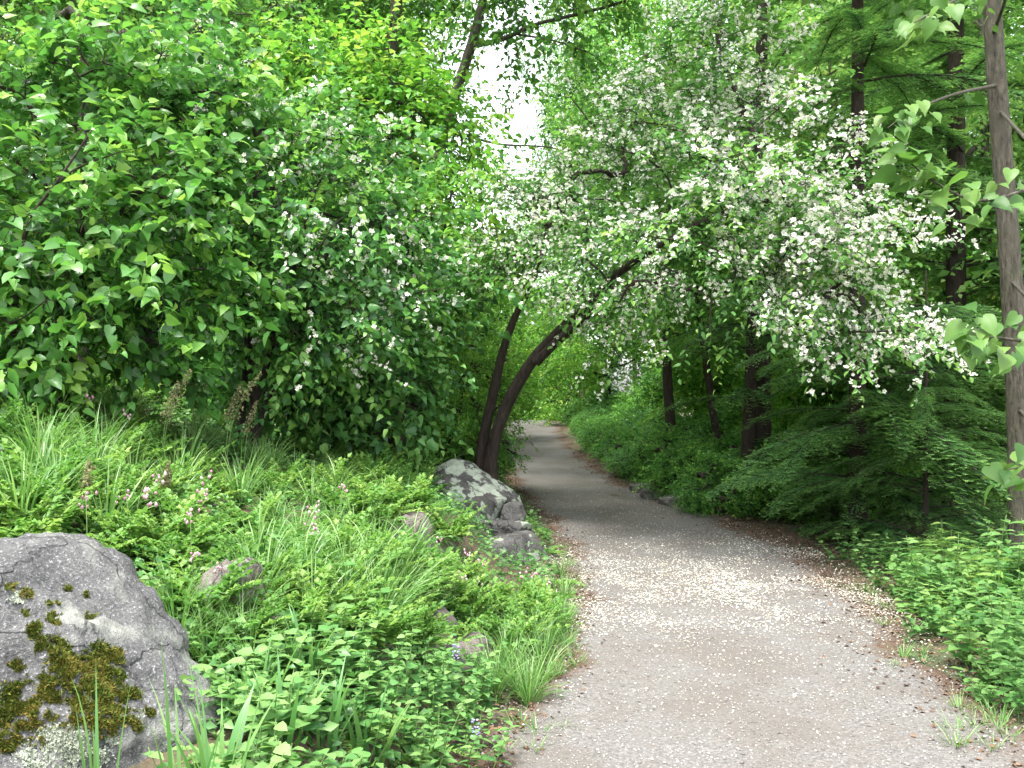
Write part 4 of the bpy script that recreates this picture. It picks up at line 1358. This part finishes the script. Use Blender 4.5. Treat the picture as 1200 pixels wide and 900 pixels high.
def ferny_plant(seed, nleaf=15, flowers=3, rad=.2, h=.26, tpl=T_dia(.34), pair=6, ll=.085):
    r = np.random.default_rng(seed)
    mb = MB()
    for k in range(nleaf):
        a = r.uniform(0, 6.283)
        e = r.uniform(.35, 1.2)
        d = np.array([math.cos(a) * math.cos(e), math.sin(a) * math.cos(e), math.sin(e)])
        pinnate(mb, np.array([0, 0, 0.]) + d * .03, d, r.uniform(.7, 1.2) * h * 1.25, pair, ll, tpl, .3, True, r, r.uniform(.3, .75))
    parts = [('foliage', mb.mesh('foliage', M['ferny']), 'stuff')]
    for k in range(flowers):
        a = r.uniform(0, 6.283)
        top = np.array([math.cos(a) * .12, math.sin(a) * .12, h * r.uniform(1.15, 1.5)])
        sm = MB()
        c = spline([np.zeros(3), top * (.4, .4, .75), top], 8)
        tube(sm, c, np.linspace(.003, .0015, 8), 4)
        fl = MB()
        heart_flowers(fl, top, int(r.integers(5, 13)), 1.05, r)
        parts.append(('flower_stem', sm.mesh('flower_stem', M['stem']), None))
        parts.append(('flower_cluster', fl.mesh('flower_cluster', M['pink']), 'stuff'))
    return parts


FERNY = [ferny_plant(k, 16, f) for k, f in ((41, 1), (42, 2), (43, 1))]
FERNY0 = [ferny_plant(k, 18, 0) for k in (44, 45)]


def herb_plant(seed, nst=9, h=.3, ls=.075, pairs=6, tpl=None, spread=.12, mat='herb', spikes=0):
    """upright stems with opposite leaves; every leaf is a piece of its own"""
    r = np.random.default_rng(seed)
    sm = MB()
    lv = []
    spk = []
    for k in range(nst):
        a = r.uniform(0, 6.283)
        q = spread * math.sqrt(r.uniform())
        b = np.array([math.cos(a) * q, math.sin(a) * q, -0.02])
        hh = h * r.uniform(.7, 1.15)
        top = b + np.array([math.cos(a) * q * .8, math.sin(a) * q * .8, hh]) + np.append(r.normal(0, .03, 2), 0)
        c = spline([b, (b + top) / 2 + np.append(r.normal(0, .01, 2), 0), top], 8)
        tube(sm, c, np.linspace(.0035, .0015, 8), 4)
        if k < spikes:
            spk.append(top)
        for j in range(pairs):
            t = .25 + .75 * (j + .5) / pairs
            p = b + (top - b) * t
            az = a + j * 1.57 + r.normal(0, .25)
            for s in (0, math.pi):
                d = np.array([math.cos(az + s), math.sin(az + s), r.uniform(.05, .5)])
                lv.append((p, d, np.array([0, 0, 1.0]) + r.normal(0, .25, 3), ls * (1.1 - .5 * t) * r.uniform(.8, 1.2), np.clip(.35 + .35 * t + r.normal(0, .12), 0, 1)))
    return dict(stem=sm.mesh('stem', M['stem']), leaves=lv, spikes=spk, tpl=tpl if tpl else T_leaf(.3, .25, .25), mat=M[mat], key='h%d' % seed, r=r)


def spike_mesh():
    mb = MB()
    for k in range(26):
        t = rng.uniform(0, 1)
        a = rng.uniform(0, 6.28)
        p = np.array([math.cos(a) * .008, math.sin(a) * .008, t * .07])
        cloud(mb, T_dia(.4), p[None], np.array([[math.cos(a), math.sin(a), .5]]), np.array([[0, 0, 1.0]]), .013, rng.uniform(0, 1))
    return mb.mesh('flower_spike', M['blue'])


SPIKE = spike_mesh()


def place_herb(P, name, label, cat, loc, rz, sc, group, join=False):
    root = thing(name, label, cat, loc, group)
    root.rotation_euler = (0, 0, rz)
    root.scale = (sc, sc, sc)
    tag(link('stem_bunch', P['stem'], root), kind='stuff')
    L = P['leaves']
    a = [np.array([q[i] for q in L]) for i in range(5)]
    if join:
        if 'joined' not in P:
            mb = MB()
            cloud(mb, P['tpl'], *a)
            P['joined'] = mb.mesh('foliage', P['mat'])
        tag(link('foliage', P['joined'], root), kind='stuff')
    else:
        single_leaves(root, np.zeros(3), P['tpl'], P['mat'], P['key'], *a)
    for p in P['spikes']:
        o = link('flower_spike', SPIKE, root, Vector(p))
    return root


MINT = [herb_plant(51, 9, .26, .07, 5, spikes=1), herb_plant(52, 8, .3, .075, 5), herb_plant(53, 10, .22, .065, 5)]
NETTLE = [herb_plant(54, 6, .42, .10, 6, T_leaf(.26, .25, .35), .1), herb_plant(55, 6, .36, .09, 6, T_heart(.36, .2, .3), .12), herb_plant(56, 7, .34, .11, 6, T_leaf(.17, .3, .35), .1, 'ferny')]
LOWH = [herb_plant(57, 10, .16, .075, 3, T_heart(.42, .2, .25), .14), herb_plant(58, 9, .2, .085, 4, T_leaf(.38, .2, .25), .12)]

# ---- placing: base pixels on the bank
def scatter(rect, n, gap):
    out = []
    for _ in range(n * 12):
        if len(out) >= n: break
        px, py = rng.uniform(rect[0], rect[2]), rng.uniform(rect[1], rect[3])
        p = hit(px, py)
        if all(np.linalg.norm(p - q) > gap for q in out):
            out.append(p)
    return out


def off_rocks(p):
    return np.hypot(p[0] - bc[0], p[1] - bc[1]) > 0.72 or p[1] > bc[1] + .62


def on_bank(p, m=-.05):
    px = 600 + p[0] / p[1] * FPX
    py = 450 + (CAM_H - p[2]) / p[1] * FPX
    if (500 < px < 610 and 560 < py < 622) or (566 < px < 640 and 600 < py < 712): return False
    for a, b in ((262, 735), (548, 790), (505, 760), (477, 640)):
        if abs(px - a) < 20 and -30 < py - b < 14: return False
    return p[0] < pc(p[1]) - pw(p[1]) - m


GL = 'grass tufts on the left bank'
for rect, n, gap, pr, smin, smax, lab in (
        ((300, 545, 520, 640), 38, .18, (0, 1, 2, 3), .6, .9, 'tuft of arching grass in front of the dark heart-leaved bush'),
        ((280, 640, 500, 740), 26, .18, (0, 1, 3), .6, .9, 'tuft of arching grass in the middle of the bank among ferny herbs'),
        ((430, 700, 560, 770), 16, .17, (0, 1), .6, .9, 'tuft of arching grass around the grey-brown rock'),
        ((635, 650, 690, 800), 30, .1, (0, 2), .5, .8, 'tuft of short grass fringing the gravel below the lichened rocks'),
        ((0, 480, 140, 650), 22, .22, (0, 1, 3), .85, 1.25, 'long arching grass tuft high on the bank beneath the broad-leaved shrub'),
        ((140, 490, 300, 600), 16, .25, (0, 1, 3), .8, 1.1, 'grass tuft around the seed plumes'),
        ((560, 740, 650, 830), 18, .1, (0, 2), .6, .9, 'upright grass tuft beside the reddish rock'),
        ((200, 710, 300, 800), 12, .13, (0, 1), .6, .9, 'grass tuft growing between the mossy boulder and the pinkish rock')):
    for p in scatter(rect, n, gap):
        if not off_rocks(p) or not on_bank(p): continue
        place(TUFTS[pr[rng.integers(0, len(pr))]], 'grass_tuft', lab, 'grass', p, rng.uniform(0, 6.28), rng.uniform(smin, smax), GL)
GF, GN = 'pink-flowered ferny plants', 'feathery herbs on the left bank'
for rect, n, gap, pr, lab, g, sc in (
        ((100, 640, 235, 690), 6, .2, FERNY, 'ferny plant with nodding pink flowers directly behind the mossy boulder', GF, 1.0),
        ((225, 715, 300, 750), 3, .15, FERNY, 'ferny plant whose pink flowers hang before the pinkish rock', GF, .8),
        ((495, 680, 640, 740), 7, .22, FERNY, 'ferny plant with pink flowers below the flat-topped lichened rock', GF, .95),
        ((85, 500, 180, 560), 4, .3, FERNY, 'ferny plant with pale pink flowers beside the seed plumes', GF, 1.1),
        ((330, 640, 480, 690), 3, .25, FERNY, 'ferny plant with pink flowers in the middle of the bank', GF, .9),
        ((0, 430, 160, 650), 32, .25, FERNY0, 'feathery yellow-green herb high on the bank beneath the broad-leaved shrub', GN, 1.25),
        ((160, 540, 420, 660), 16, .28, FERNY0, 'feathery yellow-green herb behind the pinkish rock', GN, 1.1),
        ((420, 545, 530, 640), 14, .22, FERNY0, 'feathery yellow-green herb left of the lichened rock', GN, 1.1),
        ((230, 660, 500, 770), 30, .2, FERNY0, 'feathery yellow-green herb in the middle of the bank', GN, 1.0),
        ((480, 690, 660, 770), 18, .17, FERNY0, 'feathery yellow-green herb below the lichened rocks near the path', GN, .9)):
    for p in scatter(rect, n, gap):
        if not off_rocks(p) or not on_bank(p): continue
        k = int(rng.integers(0, len(pr)))
        place(pr[k], 'bleeding_heart' if g == GF else 'ferny_herb', lab, 'plant', p, rng.uniform(0, 6.28), sc * rng.uniform(.85, 1.2), g)
for p in scatter((400, 800, 545, 915), 17, .17):
    if on_bank(p, -.1):
        place_herb(MINT[rng.integers(0, 3)], 'leafy_herb', 'leafy green herb with paired leaves where the bank meets the gravel', 'herb', p, rng.uniform(0, 6.28), rng.uniform(.85, 1.15), 'leafy herbs at the foot of the left bank')
for p in scatter((260, 740, 430, 870), 24, .15) + scatter((300, 660, 400, 720), 8, .2):
    if off_rocks(p):
        k = int(rng.integers(0, 2))
        place_herb(LOWH[k], 'broad_herb', 'low herb with ' + ('broad round', 'oval')[k] + ' leaves beside the mossy boulder', 'herb', p, rng.uniform(0, 6.28), rng.uniform(.8, 1.15), 'low broad herbs beside the boulder')
for p in scatter((150, 480, 330, 540), 10, .3):
    place_herb(LOWH[rng.integers(0, 2)], 'broad_herb', 'low broad-leaved herb under the flowering shrub', 'herb', p, rng.uniform(0, 6.28), rng.uniform(1., 1.4), 'low herbs under the shrubs', True)


# strap-leaved plants by the boulder: each leaf a piece of its own
def strap_plant(loc, label, n, lmin, lmax, wd, lean=(0, .5)):
    root = thing('strap_leaved_plant', label, 'plant', loc, 'strap-leaved plants by the boulder')
    for k in range(n):
        mb = MB()
        blades(mb, 1, lmin, lmax, wd * .8, wd * 1.2, 0, seg=7, lean=lean, droop=(.1, .9), base_r=.06)
        link('leaf', mb.mesh('leaf', M['herb']), root)


for px, py, d in ((330, 905, 3.3), (385, 900, 3.5), (300, 880, 3.6), (430, 915, 3.6), (360, 850, 3.9), (260, 910, 2.9)):
    x = (px - 600) / FPX * d
    strap_plant((x, d, float(H(x, d)) - .02), 'clump of broad upright strap leaves beside the mossy boulder', 12, .22, .36, .012)
for px, d in ((115, 2.35), (215, 2.45), (250, 2.5)):
    x = (px - 600) / FPX * d
    strap_plant((x, d, float(H(x, d)) + .12), 'few thin upright leaves in front of the mossy boulder', 6, .36, .6, .007, (0, .25))
# feathery tuft against the boulder's outer side, and herbs before it
x, y = at(0, 880, 2.5)[:2]


for px, d in ((150, 2.55), (190, 2.7), (225, 2.85), (262, 2.95), (300, 3.0), (335, 3.05), (370, 3.15), (245, 2.7), (290, 2.8), (330, 2.85), (205, 2.5)):
    k = int(rng.integers(0, 2))
    place_herb(LOWH[k], 'broad_herb', 'low herb with ' + ('broad round', 'oval')[k] + ' leaves among the strap leaves in front of the boulder', 'herb', gpt(px, d, -.02), rng.uniform(0, 6.28), rng.uniform(.8, 1.1), 'herbs in front of the boulder')


# ferns
def fern(loc, n, L, label):
    root = thing('fern', label, 'fern', loc, 'ferns at the bank foot')
    for k in range(n):
        a = 6.283 * k / n + rng.uniform(-.3, .3)
        d = nrm(np.array([math.cos(a), math.sin(a), rng.uniform(.5, 1.1)]))
        mb = MB()
        pinnate(mb, np.zeros(3), d, L * rng.uniform(.8, 1.1), 18, L * .22, T_dia(.16), .55, False, rng, .6)
        link('frond', mb.mesh('frond', M['ferny']), root)


for px, d in ((425, 3.75), (480, 3.9)):
    p = gpt(px, d)
    fern(p, 7, .3, 'small yellow-green fern at the very foot of the bank')
for px, py in ((640, 650), (655, 690), (628, 628)):
    p = hit(px, py)
    fern(p, 8, .32, 'dark green fern between the lichened rocks and the path')


# pale seed plumes
def plume_plant(loc, n, h, label, group):
    root = thing('plume_plant', label, 'plant', loc, group)
    for k in range(n):
        a = rng.uniform(0, 6.283)
        top = np.array([(math.cos(a) * .1 + rng.normal(.15, .05)) * h, math.sin(a) * .12 * h, h * rng.uniform(.8, 1.1)])
        c = spline([np.zeros(3), top * (.3, .3, .6), top], 10)
        mb = MB()
        tube(mb, c, np.linspace(.004, .0015, 10), 4)
        st = link('stalk', mb.mesh('stalk', M['stem']), root)
        mb = MB()
        m = 240
        t = rng.uniform(0, 1, m)
        P = np.stack([np.interp(.45 + .55 * t, np.linspace(0, 1, 10), c[:, i]) for i in range(3)], -1)
        rad = .085 * h * (1 - .85 * t)
        aa = rng.uniform(0, 6.28, m)
        rr = rad * np.sqrt(rng.uniform(0, 1, m))
        P += np.stack([np.cos(aa) * rr, np.sin(aa) * rr, .5 * rr + rng.normal(0, .006, m)], -1)
        cloud(mb, T_dia(.45), P, rng.normal(size=(m, 3)), rng.normal(size=(m, 3)), rng.uniform(.009, .019, m), rng.uniform(0, 1, m))
        tag(link('plume', mb.mesh('plume', M['plume'], smooth=False), st), kind='stuff')


for px, py, n, h in ((188, 560, 2, .8), (225, 545, 2, .78), (262, 565, 2, .75), (285, 560, 1, .6)):
    plume_plant(hit(px, py), n, h, 'upright beige seed plumes standing before the flowering shrub', 'beige seed plumes')
for px, py, n, h in ((95, 615, 3, .3), (190, 605, 3, .3)):
    plume_plant(hit(px, py), n, h, 'short rusty seed heads among the ferny plants', 'rusty seed heads')

# ---- right-hand verge
NL = ('oval-leaved', 'heart-leaved', 'narrow-leaved')
for p in scatter((1070, 685, 1215, 850), 42, .15):
    if p[0] > pc(p[1]) + pw(p[1]) + .2:
        k = int(rng.integers(0, 3))
        place_herb(NETTLE[k], 'leafy_herb', 'fresh green ' + NL[k] + ' herb crowding the verge below the slim trunk', 'herb', p, rng.uniform(0, 6.28), rng.uniform(.55, 1.3) * (1.25 if p[1] > 6.6 else 1), 'leafy herbs on the right verge')
for p in scatter((1060, 740, 1200, 830), 12, .16):
    if p[0] > pc(p[1]) + pw(p[1]) + .05:
        k = int(rng.integers(0, 2))
        place_herb(LOWH[k], 'broad_herb', 'low ' + ('round', 'oval')[k] + '-leaved herb at the rim of the right verge', 'herb', p, rng.uniform(0, 6.28), rng.uniform(.6, 1.), 'low herbs at the rim of the right verge')
for p in scatter((960, 655, 1210, 720), 26, .25):
    if p[0] > pc(p[1]) + pw(p[1]) + .25:
        k = int(rng.integers(0, 3))
        place_herb(NETTLE[k], 'leafy_herb', NL[k] + ' herb under the lowest hemlock boughs', 'herb', p, rng.uniform(0, 6.28), rng.uniform(.6, 1.0), 'herbs under the hemlock', True)
for rect, n in (((1000, 680, 1060, 740), 8), ((1120, 830, 1200, 890), 12), ((575, 800, 660, 890), 9), ((620, 740, 680, 810), 9), ((1040, 740, 1090, 800), 6)):
    for p in scatter(rect, n, .1):
        place(SMALL_TUFT[rng.integers(0, 2)], 'grass_tuft', 'tiny grass tuft sprouting at the gravel edge', 'grass', p, rng.uniform(0, 6.28), rng.uniform(.6, 1.1), 'tiny grass tufts at the gravel edge')

# ------------------------------------------------------------------ uncountable things: ground cover, fallen petals, pebbles, leaf litter
def cover(name, label, X, Y, zmax, smin, smax, mat, tpl):
    n = len(X)
    Z = H(X, Y) + rng.uniform(0, 1, n) ** 1.6 * zmax
    a = rng.uniform(0, 6.283, n)
    d = np.stack([np.cos(a), np.sin(a), rng.uniform(-.4, .5, n)], -1)
    mb = MB()
    cloud(mb, tpl, np.stack([X, Y, Z], -1), d, np.array([0, 0, 1.0]) + rng.normal(0, .45, (n, 3)), rng.uniform(smin, smax, n), np.clip(rng.normal(.45, .2, n), 0, 1))
    tag(link(name, mb.mesh(name, mat)), label, 'ground cover', kind='stuff')


n = 46000
Y = np.concatenate([rng.uniform(2.2, 14, 34000), rng.uniform(2.0, 6, 12000)])
U_ = rng.uniform(0.02, 1, n) ** 1.1 * 6.5
X = pc(Y) - pw(Y) - U_ - .03
k = (np.hypot(X - bc[0], Y - bc[1]) > .52) & ~((X < -.75) & (Y < bc[1]) & (Y > 2.6))
cover('ground_cover', 'mat of small green leaves covering the left bank', X[k], Y[k], .16, .03, .065, M['herb'], T_dia(.34))
n = 22000
Y = rng.uniform(4, 34, n)
X = pc(Y) + pw(Y) + .35 + rng.uniform(0, 1, n) ** 1.4 * 12
cl = np.sin(X * 1.3 + Y * .6) + np.sin(Y * 1.1 - X * .7)
k = (cl > -.6) & ((X - pc(Y) - pw(Y) > 1.0) | (Y > 14))
cover('ground_cover', 'low green woodland plants covering the floor right of the path', X[k], Y[k], .3, .05, .1, M['leaf_far'], T_dia(.36))
n = 26000
Y = rng.uniform(13, 40, n)
X = pc(Y) - pw(Y) - .3 - rng.uniform(0, 1, n) ** 1.3 * 14
cover('ground_cover', 'low green plants on the wooded slope behind the shrubs', X, Y, .35, .06, .12, M['leaf_far'], T_dia(.36))

# fallen petals, thickest under the flowering crown
n = 30000
Y = np.concatenate([rng.normal(8.0, 1.1, int(n * .82)), rng.uniform(4.2, 15, int(n * .18))])
X = rng.uniform(-1.25, 1.35, len(Y)) * pw(Y) + pc(Y)
clump = np.array([mnoise.fractal(Vector((a_ * 1.6, b_ * 1.1, 0.0)), 0.8, 2.0, 4) for a_, b_ in zip(X, Y)])
k = (Y > 3.8) & (rng.uniform(0, 1, len(Y)) < np.where(Y < 6.3, .75, 1) * np.clip(.55 + 1.1 * clump, .12, 1))
X, Y = X[k], Y[k]
n = len(X)
Z = np.maximum(path_z(X, Y), H(X, Y)) + .004
a = rng.uniform(0, 6.283, n)
mb = MB()
hv = n // 3
full = (np.arange(n) < hv)
cloud(mb, T_blossom(), np.stack([X, Y, Z], -1)[full], np.stack([np.cos(a), np.sin(a), 0 * a], -1)[full], np.array([0, 0, 1.0]) + rng.normal(0, .3, (hv, 3)), rng.uniform(.010, .019, hv), rng.uniform(0, 1, hv))
m = ~full
cloud(mb, T_dia(.4, .4, -.1), np.stack([X, Y, Z], -1)[m], np.stack([np.cos(a), np.sin(a), 0 * a + .1], -1)[m], np.array([0, 0, 1.0]) + rng.normal(0, .3, (m.sum(), 3)), rng.uniform(.007, .014, m.sum()), rng.uniform(0, 1, m.sum()))
tag(link('fallen_petals', mb.mesh('fallen_petals', M['fallen'])), 'white petals scattered over the gravel path', 'petals', kind='stuff')

# pebbles
oct_v = np.array([(1, 0, 0), (-1, 0, 0), (0, 1, 0), (0, -1, 0), (0, 0, .55), (0, 0, -.55)], float) * .5
oct_t = np.array([(0, 2, 4), (2, 1, 4), (1, 3, 4), (3, 0, 4), (2, 0, 5), (1, 2, 5), (3, 1, 5), (0, 3, 5)])
n = 32000
Y = 3.4 + rng.uniform(0, 1, n) ** 1.7 * 10
X = rng.uniform(-1.12, 1.2, n) * pw(Y) + pc(Y)
a = rng.uniform(0, 6.283, n)
sz = np.minimum(.004 + rng.exponential(.0042, n), .026)
mb = MB()
cloud(mb, (oct_v, oct_t), np.stack([X, Y, path_z(X, Y) + sz * .1], -1), np.stack([np.cos(a), np.sin(a), 0 * a], -1), np.array([0, 0, 1.0]) + rng.normal(0, .3, (n, 3)), sz, rng.uniform(0, 1, n))
tag(link('gravel', mb.mesh('gravel', M['pebble'])), 'small loose stones on the path surface', 'gravel', kind='stuff')

# leaf litter along both edges
n = 9000
Y = 3.5 + rng.uniform(0, 1, n) ** 1.3 * 18
side = rng.choice([-1, 1], n, p=[.3, .7])
X = pc(Y) + side * (pw(Y) + np.where(side > 0, rng.normal(.3, .28, n), rng.normal(.02, .12, n)))
Z = np.maximum(path_z(X, Y), H(X, Y)) + .004
a = rng.uniform(0, 6.283, n)
mb = MB()
cloud(mb, T_dia(.3, .5, .2), np.stack([X, Y, Z], -1), np.stack([np.cos(a), np.sin(a), rng.normal(0, .2, n)], -1), np.array([0, 0, 1.0]) + rng.normal(0, .4, (n, 3)), rng.uniform(.012, .04, n), rng.uniform(0, 1, n))
tag(link('leaf_litter', mb.mesh('leaf_litter', M['litter'])), 'brown leaf litter along the path edges', 'leaf litter', kind='stuff')
